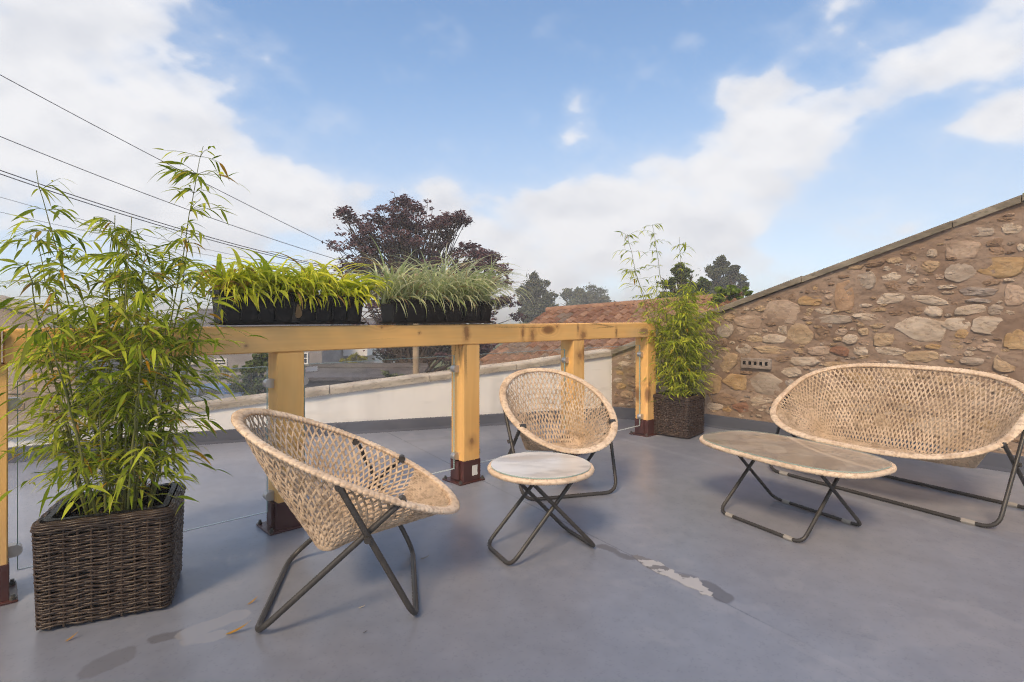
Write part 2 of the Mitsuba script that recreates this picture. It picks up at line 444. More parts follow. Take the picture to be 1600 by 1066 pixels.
vcol('leaf', .85, .42)
vcol('tree_leaf', .5, .6)
mat('cane', lambda p, n, uv: mix((.10, .13, .03), (.20, .19, .06), fbm(p.x * 20, p.y * 20, p.z * 3, 2)), .45, .4)
mat('bark', stone_fn((.06, .045, .035), (.12, .095, .075), (.04, .03, .025), 6), .9, .1)
mat('pole_wood', stone_fn((.33, .25, .16), (.44, .35, .235), (.26, .19, .12), 3), .8, .2)
mat('cable', (.12, .12, .13), .6, .3)
for i, cs in enumerate([((.225, .115, .066), (.30, .165, .10), (.15, .08, .05)), ((.18, .090, .055), (.25, .135, .085), (.12, .065, .045)), ((.27, .15, .092), (.35, .215, .14), (.19, .11, .07)),
                        ((.20, .115, .075), (.28, .175, .12), (.13, .08, .06)), ((.17, .125, .095), (.25, .19, .145), (.11, .085, .065))]):
    mat(f'clay_{i}', stone_fn(*cs, 7), .8, .2)
mat('grey_render', stone_fn((.20, .185, .18), (.27, .25, .24), (.16, .15, .145), 1.2), .85, .2)
mat('house_white', stone_fn((.62, .60, .54), (.74, .72, .66), (.5, .48, .42), .8), .8, .2)
mat('house_stone', stone_fn((.25, .21, .18), (.36, .31, .27), (.18, .15, .125), 2.5), .9, .1)
mat('slate_roof', stone_fn((.075, .072, .078), (.12, .115, .12), (.05, .05, .055), 2.5), .7, .3)
mat('dark_pane', (.03, .034, .04), .12, .6)
mat('frame_white', (.68, .67, .64), .5, .4)
mat('door_paint', (.10, .13, .16), .4, .5)
mat('asphalt', stone_fn((.045, .045, .047), (.075, .073, .072), (.03, .03, .03), .8), .9, .2)


def land_col(p, n, uv):
    g = mix((.045, .065, .020), (.095, .105, .035), fbm(p.x * .25, p.y * .25, 0, 4))
    far = dr.sqrt(dr.square(p.x) + dr.square(p.y))
    road = smoothstep(40, 34, far)
    return mix(g, mix((.06, .058, .056), (.11, .105, .10), fbm(p.x * .6, p.y * .6, 3, 4)), road)


mat('land', land_col, .95, .1)
for nm, c in (('car_blue', (.035, .10, .24)), ('car_grey', (.10, .11, .12))):
    mat(nm, c, .25, .5, clearcoat=.8, clearcoat_gloss=.9)
mat('tyre', (.02, .02, .02), .8, .2)
mat('rim_metal', (.45, .45, .46), .35, .5, metallic=.7)
mat('lamp_clear', (.6, .6, .58), .15, .6)

# ------------------------------------------------------------------ the setting: floor, land
PAR = [V(-7.2, 2.3), V(-5.4, 3.55), V(-4.03, 4.42), V(-2.934, 5.03), V(-1.8, 5.46), V(-.636, 5.84), V(.3, 6.14), V(1.157, 6.418)]      # inner foot of the white parapet
PTOP = [.03, .14, .253, .350, .46, .579, .675, .779]
GAB = [V(1.157, 6.418), V(2.08, 5.92), V(3.787, 4.11), V(4.816, 3.02), V(6.9, .81)]                                                  # inner foot of the stone wall
GTOP = [.785, 1.21, 2.07, 2.59, 3.64]

outline = [(p[0], p[1]) for p in PAR] + [(p[0], p[1]) for p in GAB[1:]] + [(6.9, -4), (-7.2, -4)]
poly = Polygon(outline).buffer(.1)
fl = struct('roof_terrace_floor', 'grey seamed membrane covering of the roof terrace')
m = trimesh.creation.extrude_polygon(poly, .25, engine='earcut')
m.apply_translation([0, 0, -.25])
part(fl, 'membrane', m, 'membrane', False)


def blob(cx, pts_px, z, jitter=.0, seed=0, n=5):
    """flat irregular patch on the floor from photograph points"""
    r = np.random.default_rng(seed)
    P = np.array([G(x, y)[:2] for x, y in pts_px])
    P = np.vstack([P[i] * (1 - s) + P[(i + 1) % len(P)] * s for i in range(len(P)) for s in np.linspace(0, 1, n, endpoint=False)])
    P = P + r.normal(0, jitter, P.shape)
    pg = Polygon(P).buffer(0).buffer(jitter).buffer(-jitter)
    pg = max(getattr(pg, 'geoms', [pg]), key=lambda g: g.area)
    mm = trimesh.creation.extrude_polygon(pg, .002, engine='earcut')
    mm.apply_translation([0, 0, z])
    return mm


part(fl, 'scuffed_patch', blob(0, [(986, 867), (1004, 871), (1030, 880), (1062, 899), (1092, 906), (1104, 920), (1113, 934), (1084, 922), (1050, 905), (1010, 888)], .0022, .006, 2), 'scuffed_patch', False)


def lap(p0, p1, w=.05):
    d = (p1 - p0) / np.linalg.norm(p1 - p0)
    s = V(-d[1], d[0], 0) * w / 2
    z = V(0, 0, .0024)
    return np.array([p0 - s, p1 - s, p1 + s * .98 + z, p0 + s * .98 + z, p0 + s, p1 + s]), np.array([[0, 1, 2], [0, 2, 3], [3, 2, 5], [3, 5, 4]])


U0, U1, dlap = SEAM_A, SEAM_B, SEAM_D
part(fl, 'seam', lap(U0 - dlap * .02, U1 + dlap * 2.2, .055), 'membrane_seam', False)
part(fl, 'seam', lap(U0 + V(1.75, .6, 0) - dlap * 2.2, U0 + V(1.75, .6, 0) + dlap * 5, .055), 'membrane_seam', False)

gr = struct('ground', 'streets and gardens below the roof')
s = 590.0
ring = [0, 12, 30, 45, 80, 200, s]
gv = [(0, 0, 0)] + [(r * math.cos(a), r * math.sin(a), 0) for r in ring[1:] for a in np.linspace(0, 2 * np.pi, 48, endpoint=False)]
gf = [(0, 1 + j, 1 + (j + 1) % 48) for j in range(48)]
for k in range(len(ring) - 2):
    for j in range(48):
        a, b = 1 + k * 48 + j, 1 + k * 48 + (j + 1) % 48
        gf += [(a, a + 48, b + 48), (a, b + 48, b)]
whole(gr, (np.array(gv) + V(0, 0, -3.0), np.array(gf)), 'land', False)


# the hazy air of a damp summer day
labels['haze'] = {'kind': 'stuff', 'label': 'thin pale haze in the air'}
scene['haze'] = {'type': 'cube', 'to_world': T().translate([0, 0, 1.5]).scale([620, 620, 5.8]), 'bsdf': {'type': 'null'}, 'interior': {'type': 'ref', 'id': 'air'}}


# ------------------------------------------------------------------ walls
def normals2(pts):
    """left-hand (outward) mitred normals of the polyline"""
    out = []
    for i in range(len(pts)):
        ds = [(pts[j + 1] - pts[j]) / np.linalg.norm(pts[j + 1] - pts[j]) for j in (i - 1, i) if 0 <= j < len(pts) - 1]
        ns = [V(-d[1], d[0]) for d in ds]
        n = sum(ns); n = n / np.linalg.norm(n)
        out.append(n / max(n @ ns[0], .5))
    return out


def along(pts, top, s):
    """point, top height, mitred normal at arc length s"""
    L = [0]
    for a, b in zip(pts, pts[1:]):
        L.append(L[-1] + np.linalg.norm(b - a))
    i = min(max(np.searchsorted(L, s) - 1, 0), len(pts) - 2)
    f = (s - L[i]) / (L[i + 1] - L[i])
    N = normals2(pts)
    return pts[i] * (1 - f) + pts[i + 1] * f, top[i] * (1 - f) + top[i + 1] * f, N[i] * (1 - f) + N[i + 1] * f, L


def wall_body(pts, top, thick, zb, drop):
    N = normals2(pts)
    secs = []
    for p, t, n in zip(pts, top, N):
        i, o = p, p + n * thick
        secs.append([V(*i, zb), V(*i, t - drop), V(*o, t - drop), V(*o, zb)])
    return prism(secs)


def coping(parent, pts, top, thick, h, over, length, mats, s0=0, s1=None, seed=0, gap=.006):
    r = np.random.default_rng(seed)
    L = along(pts, top, 0)[3]
    s, end = s0, s1 or L[-1]
    knots = np.array(L)
    while s < end - .02:
        e = min(s + length * r.uniform(.8, 1.25), end)
        if end - e < .25:
            e = end
        for k in knots:                                  # a joint at each bend
            if s + .15 < k < e + .05 and k < end - .05:
                e = k
        secs = []
        dz, dn = r.normal(0, .003), r.normal(0, .004)
        for q in np.linspace(s + gap / 2, e - gap / 2, 4):
            p, t, n, _ = along(pts, top, q)
            a, b = -over + dn, thick + over + dn
            w = r.normal(0, .0015, 8)
            prof = [(a, -h), (a, -.014), (a + .014, -.002), ((a + b) / 2, .006), (b - .014, -.002), (b, -.014), (b, -h), ((a + b) / 2, -h)]
            secs.append([V(*(p + n * (x + w[i])), t + z + dz + w[i]) for i, (x, z) in enumerate(prof)])
        part(parent, 'coping_stone', prism(secs), mats[int(r.integers(len(mats)))], 30)
        s = e


def flashing(parent, pts, h=.115):
    N = normals2(pts)
    secs = []
    for p, n in zip(pts, N):
        secs.append([V(*(p - n * .06), .001), V(*(p - n * .022), .02), V(*(p - n * .018), h - .006), V(*(p - n * .010), h), V(*(p + n * .05), h), V(*(p + n * .05), .001)])
    part(parent, 'flashing', prism(secs), 'flashing_felt', 25)


pw = thing('parapet_wall', 'low white rendered parapet with a sloping stone coping behind the timber balustrade', 'wall')
part(pw, 'render', wall_body(PAR, PTOP, .24, -3, .064), 'white_render', False)
coping(pw, PAR, PTOP, .24, .062, .035, .85, ['coping_stone'], seed=3)
flashing(pw, PAR)

gw = thing('stone_gable_wall', 'rubble stone gable wall with a raking coping behind the wicker sofa', 'wall')
GN = normals2(GAB)


def gab_axes(seg):
    a, b = GAB[seg], GAB[seg + 1]
    u = (b - a) / np.linalg.norm(b - a)
    return a, u, V(u[1], -u[0]), np.linalg.norm(b - a), GTOP[seg], GTOP[seg + 1]      # origin, along, towards the terrace


def mortar_face(seg):
    a, u, w, L, t0, t1 = gab_axes(seg)
    nx, nz = int(L / .018), 110
    X, Z = np.meshgrid(np.linspace(0, 1, nx), np.linspace(0, 1, nz), indexing='ij')
    top = t0 + (t1 - t0) * X - .06
    z = .02 + (top - .02) * Z
    P = np.stack([a[0] + u[0] * X * L, a[1] + u[1] * X * L, z], -1)
    d = ((meshkit.fbm(P * 7, 3, 4) - .5) * .030 + (meshkit.fbm(P * 22, 3, 6) - .5) * .020) * np.minimum(1, np.minimum(X, 1 - X) * L / .05)
    P[..., 0] += w[0] * d; P[..., 1] += w[1] * d
    return P.reshape(-1, 3), strip(nx, nz, False, False)[:, ::-1]


body = wall_body([p + n * .03 for p, n in zip(GAB, GN)], GTOP, .24, -3, .075)
part(gw, 'core', body, 'mortar', False)
part(gw, 'mortar_joint', join([mortar_face(i) for i in range(3)]), 'mortar', True)
coping(gw, GAB, GTOP, .27, .058, .035, 1.05, ['coping_dark'], seed=8)
flashing(gw, GAB, .125)


def stone(a, u, w, x, z, sx, sz, seed, proud=.022):
    """an irregular rubble stone standing proud of the mortar: x, z its centre in the wall's plane"""
    r = np.random.default_rng(seed)
    n = 16
    nc = int(r.integers(5, 9))                              # a broken block: corners joined by nearly straight edges
    ca = np.sort((np.arange(nc) + r.uniform(-.32, .32, nc)) * 2 * np.pi / nc + r.uniform(0, 6.28))
    pc = r.uniform(2.4, 4.5)
    cr = (np.abs(np.cos(ca)) ** pc + np.abs(np.sin(ca)) ** pc) ** (-1 / pc) * r.uniform(.86, 1.10, nc)
    px_, pz_ = np.append(cr * np.cos(ca), cr[0] * np.cos(ca[0])), np.append(cr * np.sin(ca), cr[0] * np.sin(ca[0]))
    q = np.linspace(0, nc, n, endpoint=False)
    ex, ez = np.interp(q, np.arange(nc + 1), px_) * sx / 2 * 1.04, np.interp(q, np.arange(nc + 1), pz_) * sz / 2 * 1.04
    ex, ez = ex + r.normal(0, .02, n) * sx * .5, ez + r.normal(0, .025, n) * sz * .5
    rot = r.normal(0, .06)
    ex, ez = ex * math.cos(rot) - ez * math.sin(rot), ez * math.cos(rot) + ex * math.sin(rot)
    rings = []
    tilt = r.normal(0, .05, 2)
    for k, dpt in ((1.04, -.03), (1.0, proud * .35), (.90, proud * .85), (.5, proud * 1.12)):
        yy = dpt + (tilt[0] * ex + tilt[1] * ez) * (dpt > 0) + (r.normal(0, .0035, n) if dpt > 0 else 0)
        b = min(.012, .15 * min(sx, sz))
        kx = k if k <= .5 or k > 1 else 1 - (1 - k) * min(1, b / (.05 * sx + 1e-6))
        rings.append(np.stack([x + ex * kx, z + ez * k, yy], 1))
    R = np.vstack(rings + [np.array([[x, z, proud * 1.15]])])
    v = np.stack([a[0] + u[0] * R[:, 0] + w[0] * R[:, 2], a[1] + u[1] * R[:, 0] + w[1] * R[:, 2], R[:, 1]], 1)
    f = strip(4, n)
    j = np.arange(n)
    f = np.vstack([f, np.stack([3 * n + j, 3 * n + (j + 1) % n, j * 0 + 4 * n], 1)[:, ::-1]])
    mm = trimesh.Trimesh(v, f, process=False)
    return vf(mm)


# centre, size in an enlarged view of the wall (1080 + x / 2.733, 290 + y / 2.733), kind
ROCKS = '''390 540 150 85 pink;245 582 100 55 pink;145 620 70 50 grey;210 620 35 30 pink;655 465 75 125 rust;510 492 100 40 ochre;745 405 85 75 grey;855 388 75 32 light;945 352 45 40 grey;1020 345 70 45 tan;
1028 290 45 32 light;1155 275 140 75 pink;1235 200 110 40 grey;1370 185 85 45 light;1145 370 115 75 grey;1320 350 180 85 ochre;1215 453 145 38 slate;1015 490 135 36 light;850 482 110 40 light;1030 538 80 40 light;
1190 530 130 35 light;1380 470 80 85 pink;965 610 215 90 light;1135 590 100 50 light;1155 635 55 35 ochre;1290 600 170 90 light;1385 660 100 70 ochre;605 570 145 35 grey;755 560 110 25 light;465 635 100 75 tan;
355 652 85 38 light;270 655 60 22 tan;680 655 55 38 light;820 658 85 50 tan;735 625 40 28 tan;350 703 135 28 tan;225 695 60 38 grey;545 705 90 36 pink;632 708 80 36 red;727 705 60 32 light;
850 708 110 32 light;460 703 40 22 tan;485 750 110 32 light;150 750 90 75 tan;425 795 82 36 light;320 845 115 80 grey;190 840 105 65 ochre;70 840 110 80 ochre;985 730 125 45 tan;1200 750 90 30 grey;
1340 755 90 70 tan;300 915 85 28 light;140 910 90 45 brown;215 950 60 40 red;430 848 55 36 slate;1040 688 70 18 ochre;960 692 40 14 tan;790 600 60 20 tan;640 625 45 25 pink;1000 405 40 18 pink;
1095 432 70 14 light;745 512 50 14 light;495 568 45 16 pink;295 525 40 22 tan;165 565 35 22 tan;1300 280 60 30 brown;1408 265 30 30 light;950 310 24 16 tan;390 615 34 30 light;150 700 40 14 tan;
790 330 80 26 brown;700 350 60 18 tan;1110 310 40 14 brown;560 640 60 55 brown;880 545 60 18 brown;960 440 70 24 brown;1300 530 60 40 grey;1260 690 70 30 pink;1130 690 60 20 tan;760 760 90 26 pink;620 770 90 30 tan;870 760 60 24 grey;545 800 70 34 grey'''
seg1 = gab_axes(1)


def gab_point(px, py):
    """where the photograph's ray meets the main stone face: distance along it, height"""
    a, u = seg1[0], seg1[1]
    k = (px - 800) / FOC                                   # x = k y
    s = (k * a[1] - a[0]) / (u[0] - k * u[1])
    y = a[1] + u[1] * s
    return s, EYE - (py - HZ) / FOC * y, y


placed = []
seed = 100
for row in ROCKS.replace('\n', '').split(';'):
    zx, zy, zw, zh, kind = row.split()
    zx, zy, zw, zh = map(float, (zx, zy, zw, zh))
    x, z, y = gab_point(1080 + zx / 2.733, 290 + zy / 2.733)
    xa, xb = gab_point(1080 + (zx - zw / 2) / 2.733, 500)[0], gab_point(1080 + (zx + zw / 2) / 2.733, 500)[0]
    sx, sz = xb - xa, zh / 2.733 / FOC * y
    placed.append((x, z, sx, sz, kind))
VENT = gab_point(1080 + 280 / 2.733, 290 + 760 / 2.733)
filled = {1: list(placed) + [(VENT[0], VENT[1], .33, .14, None)], 0: [], 2: []}
rr = np.random.default_rng(5)
kinds = ['pink', 'light', 'grey', 'tan', 'brown', 'tan', 'light', 'brown', 'ochre', 'slate']
for seg, tries in ((1, 6000), (0, 1500), (2, 1500)):
    a, u, w, L, t0, t1 = gab_axes(seg)
    for k in range(tries):
        big = max(.25, 1 - k / (tries * .6))
        sx = rr.uniform(.09, .40) * big
        sz = min(sx * rr.uniform(.3, .75), .17)
        x, z = rr.uniform(sx / 2, L - sx / 2), rr.uniform(.16 + sz / 2, 2.5)
        if z + sz / 2 + .10 > t0 + (t1 - t0) * (x - sx / 2) / L:
            continue
        if any(abs(x - q[0]) < (sx + q[2]) * .5 + .010 and abs(z - q[1]) < (sz + q[3]) * .5 + .008 for q in filled[seg]):
            continue
        if sx < .045 or len(filled[seg]) > (226, 40, 22)[[1, 0, 2].index(seg)]:
            continue
        filled[seg].append((x, z, sx, sz, kinds[int(rr.integers(len(kinds)))]))
for seg in (1, 0, 2):
    a, u, w, L, t0, t1 = gab_axes(seg)
    for x, z, sx, sz, kind in filled[seg]:
        if kind:
            seed += 1
            part(gw, 'stone', stone(a, u, w, x, z, sx * 1.17, sz * 1.17, seed, rr.uniform(.006, .012)), 'stone_' + kind, 40)
chip_kinds = ['pink', 'light', 'tan', 'brown', 'grey']
chips = {k: [] for k in chip_kinds}
for seg, want in ((1, 420), (0, 90), (2, 60)):
    a, u, w, L, t0, t1 = gab_axes(seg)
    got = 0
    for k in range(want * 14):
        sx = rr.uniform(.03, .11)
        sz = sx * rr.uniform(.25, .7)
        x, z = rr.uniform(sx, L - sx), rr.uniform(.15, 2.5)
        if got >= want or z + .10 > t0 + (t1 - t0) * (x - sx / 2) / L or any(abs(x - q[0]) < (sx + q[2]) * .5 + .004 and abs(z - q[1]) < (sz + q[3]) * .5 + .004 for q in filled[seg]):
            continue
        filled[seg].append((x, z, sx, sz, None))
        seed += 1
        got += 1
        chips[chip_kinds[int(rr.integers(5))]].append(stone(a, u, w, x, z, sx, sz, seed, rr.uniform(.004, .010)))
for k, c in chips.items():
    part(gw, 'pinning_stone', join(c), 'stone_' + k, 40, kind='stuff')
# grey air brick let into the wall
a, u, w = seg1[:3]
c = V(*(a + u * VENT[0] + w * .012), VENT[1])
u3, w3 = V(*u, 0), V(*w, 0)
k = part(gw, 'air_brick', box(c, (.30, .05, .105), u3, w3, None, .006), 'stone_slate', 30, label='dark grey air brick with small slots')
for i in range(5):
    part(k, 'slot', box(c + u3 * (-.108 + .054 * i) + w3 * .0255 + V(0, 0, .004), (.026, .004, .036), u3, w3), 'black_plastic', False)

# ------------------------------------------------------------------ timber balustrade
P1 = V(-1.257, 2.97, 0)                     # front left corner of the second post
PW = .145
bal = thing('timber_balustrade', 'pine balustrade of square posts and a thick top beam with glass infill panels', 'railing')
ZB, ZT = .965, 1.105


def rail_box(t0, t1, d0, d1, z0, z1, bev=.004):
    """box between t0, t1 along the balustrade and d0, d1 behind its front face"""
    c = P1 + RD * (t0 + t1) / 2 - RN * (d0 + d1) / 2 + V(0, 0, (z0 + z1) / 2)
    return box(c, (t1 - t0, d1 - d0, z1 - z0), RD, -RN, None, bev)


TS = [-1.215, 0.0, 1.264, 2.425, 3.53]
part(bal, 'beam', rail_box(-1.085, 3.527, -.006, PW + .004, ZB, ZT, .006), 'beam_wood', False)
part(bal, 'beam', rail_box(-3.6, -1.091, -.030, PW - .01, ZB - .008, ZT + .006, .006), 'beam_wood', False)
for i, t in enumerate(TS):
    top = ZB - .001 if i < 4 else ZT - .01
    k = part(bal, 'post', rail_box(t, t + PW, 0, PW, .012, top, .005), 'post_wood', False)
    sh = part(bal, 'post_shoe', rail_box(t - .004, t + PW + .004, -.004, PW + .004, .008, .155, .003), 'maroon_steel', False)
    part(sh, 'base_plate', rail_box(t - .05, t + PW + .03, -.025, PW + .04, .001, .010, .002), 'maroon_steel', False)
    for a, b in ((-.036, -.010), (PW + .015, -.010), (-.036, PW + .02), (PW + .015, PW + .02)):
        q = P1 + RD * (t + a) - RN * b
        part(sh, 'bolt', join([vf(trimesh.creation.cylinder(.013, .012, sections=6, transform=trimesh.transformations.translation_matrix(q + V(0, 0, .015)))),
                               vf(trimesh.creation.cylinder(.007, .022, sections=8, transform=trimesh.transformations.translation_matrix(q + V(0, 0, .021))))]), 'bolt_steel', 30)
    part(sh, 'side_lug', rail_box(t - .022, t - .0045, .035, .105, .02, .15, .003), 'maroon_steel', False)
    if i == 2:
        part(sh, 'sticker', rail_box(t + .070, t + .118, -.0055, -.0042, .045, .115, 0), 'paper', False)


def clamp(t, z, side):
    """D-shaped glass clamp on a post's side"""
    n, R = 14, .024
    a = np.linspace(-np.pi / 2, np.pi / 2, n)
    prof = [(0, -R)] + [(.022 + R * math.cos(q), R * math.sin(q)) for q in a] + [(0, R)]
    secs = []
    for d in (PW / 2 - .022, PW / 2 + .022):
        secs.append([P1 + RD * (t + side * x) - RN * d + V(0, 0, z + y) for x, y in prof])
    part(bal, 'glass_clamp', prism(secs), 'clamp_steel', 30)


def hang_glass(t0, t1, z0=.10, z1=.885):
    d = PW / 2
    q = lambda t, z, dd=0: P1 + RD * t - RN * (d + dd) + V(0, 0, z)
    v = np.array([q(t0, z0), q(t1, z0), q(t1, z1), q(t0, z1)])
    k = part(bal, 'glass_panel', (v, np.array([[0, 1, 2], [0, 2, 3]])), 'pane_glass', False)
    part(k, 'glass_edge', rail_box(t0, t1, d - .005, d + .005, z1, z1 + .003, 0), 'glass_edge', False)
    part(k, 'lower_edge', rail_box(t0, t1, d - .005, d + .005, z0 - .004, z0, 0), 'glass_edge_lit', False)
    for t in (t0, t1):
        part(k, 'side_edge', rail_box(t - .0015, t + .0015, d - .005, d + .005, z0, z1, 0), 'glass_edge', False)


for i in range(4):
    a, b = TS[i] + PW, TS[i + 1]
    hang_glass(a + .03, b - .03)
    for z in (.795, .185):
        clamp(a, z, 1)
        clamp(b, z, -1)
part(bal, 'sticker', rail_box(PW + .035, PW + .105, PW / 2 - .004, PW / 2 - .002, .845, .872, 0), 'paper', False, label='small pale sticker in the corner of the glass')


# ------------------------------------------------------------------ woven planters
def ring_path(hw, hd, rad, n):
    """rounded rectangle: points, outward normals, arc lengths"""
    segs = []
    L = 2 * (2 * hw - 2 * rad) + 2 * (2 * hd - 2 * rad) + 2 * np.pi * rad
    s = np.arange(n) / n * L
    P, N = np.zeros((n, 2)), np.zeros((n, 2))
    a, b, q = 2 * hw - 2 * rad, 2 * hd - 2 * rad, np.pi * rad / 2
    for i, x in enumerate(s):
        side = 0
        for side in range(4):
            ln = (a, b)[side % 2]
            if x < ln:
                th, arc = -np.pi / 2 + side * np.pi / 2, None
                break
            x -= ln
            if x < q:
                th, arc = -np.pi / 2 + side * np.pi / 2 + x / rad, True
                break
            x -= q
        cs = [(hw - rad, -hd + rad), (hw - rad, hd - rad), (-hw + rad, hd - rad), (-hw + rad, -hd + rad)]
        nrm = V(math.cos(th), math.sin(th))
        if arc:
            P[i] = np.array(cs[side]) + rad * nrm
        else:
            st = [(-hw + rad, -hd), (hw, -hd + rad), (hw - rad, hd), (-hw, hd - rad)][side]
            P[i] = np.array(st) + x * V(-nrm[1], nrm[0])
        N[i] = nrm
    return P, N, s, L


def planter(key, corner, ex, ey, W, D, H, mt, rows, seed, flare=.012):
    """corner: front-left foot; ex, ey: its sides' directions"""
    r = np.random.default_rng(seed)
    o = corner + ex * W / 2 + ey * D / 2
    n = int((2 * W + 2 * D) / .011)
    P, N, s, L = ring_path(W / 2 - .006, D / 2 - .006, .026, n)
    ns = int(round(L / .044))                                   # stakes
    to = lambda p2, z: o + p2[..., 0:1] * ex + p2[..., 1:2] * ey + np.stack([z * 0, z * 0, z], -1)
    parts, dz = [], (H - .035) / rows
    sides, ang = 6, np.arange(6) * 2 * np.pi / 6
    for j in range(rows):
        z0 = .012 + dz * (j + .5)
        w = .0034 * np.sin(s / L * ns * np.pi + np.pi * (j % 2)) * np.ones(n)
        z = z0 + .0022 * np.abs(np.sin(s / L * ns * np.pi * .5)) + r.normal(0, .0009) + .0022 * np.sin(s / L * 2 * np.pi * r.integers(3, 9) + r.uniform(0, 6)) + .0012 * np.interp(s, np.linspace(0, L, 40), r.normal(0, 1, 40))
        off = w + flare * (z0 / H - .5) + np.interp(s, np.linspace(0, L, 24), r.normal(0, .0012, 24))
        c = P + N * off[:, None]
        ring3 = to(c, z)
        nn = N[:, 0:1] * ex + N[:, 1:2] * ey
        rz, rn = dz * .50, .0044
        v = ring3[:, None] + nn[:, None] * (np.cos(ang) * rn)[None, :, None] + V(0, 0, 1) * (np.sin(ang) * rz)[None, :, None]
        f = strip(n, sides, True)
        parts.append((v.reshape(-1, 3), f))
    part(key, 'woven_side', join(parts), mt, True, kind='stuff')
    st = []
    for i in range(ns):
        q = int((i + .5) / ns * n) % n
        st.append(tube(np.array([to(P[q] + N[q] * flare * -.5, np.array(.01)), to(P[q] + N[q] * flare * .5, np.array(H - .02))]).reshape(2, 3), .005, 5))
    part(key, 'stake', join(st), mt, True, kind='stuff')
    # rolled rim: the weave turned over to the inside
    rim = []
    for off, z in ((.004, -.026), (.0045, -.017), (.001, -.0085), (-.006, -.004), (-.014, -.003)):
        wv = .0016 * np.sin(s / L * ns * np.pi + 40 * z / .009)
        rim.append(tube(to(P + N * (flare * .5 + off + wv)[:, None], H + z + wv), .0052, 6, True))
    part(key, 'rolled_rim', join(rim), mt, True)
    li, _, _, _ = ring_path(W / 2 - .042, D / 2 - .042, .02, 60)
    lo, _, _, _ = ring_path(W / 2 - .022, D / 2 - .022, .02, 60)
    secs = [to(lo, np.full(60, .03)), to(lo, np.full(60, H - .008)), to(lo, np.full(60, H + .004)), to(li, np.full(60, H + .004)), to(li, np.full(60, H - .10))]
    part(key, 'liner', prism(secs, cap=False), 'black_plastic', 30)
    q = 26
    gx, gy = np.meshgrid(np.linspace(-W / 2 + .04, W / 2 - .04, q), np.linspace(-D / 2 + .04, D / 2 - .04, q), indexing='ij')
    gz = H - .075 + .03 * (meshkit.fbm(np.stack([gx * 18, gy * 18, gx * 0 + seed], -1), 3) - .5)
    pts = to(np.stack([gx, gy], -1), gz)
    part(key, 'soil', (pts.reshape(-1, 3), strip(q, q, False, False)[:, ::-1]), 'soil', True)
    return o


A25 = math.radians(25)
EX, EY = V(math.cos(A25), math.sin(A25), 0), V(-math.sin(A25), math.cos(A25), 0)
pl1 = thing('woven_planter', 'large square dark brown woven planter at the left foreground', 'planter')
O1 = planter(pl1, V(-1.735, 1.995, 0), EX, EY, .44, .40, .40, 'dark_rattan', 42, 1)
pl2 = thing('woven_planter', 'small looking dark woven planter standing by the stone wall at the end of the balustrade', 'planter')
FX = V(.66, .75, 0) / np.linalg.norm([.66, .75])
FY = V(-FX[1], FX[0], 0)
O2 = planter(pl2, V(1.662, 5.208, 0), FX, FY, .40, .38, .40, 'dark_rattan_red', 42, 2)


# ------------------------------------------------------------------ bamboo
def leaf_shape(m):
    t = np.linspace(0, 1, m)
    return np.clip(np.interp(t, [0, .08, .3, .6, 1], [.08, .5, 1, .75, .02]), 0, 1)


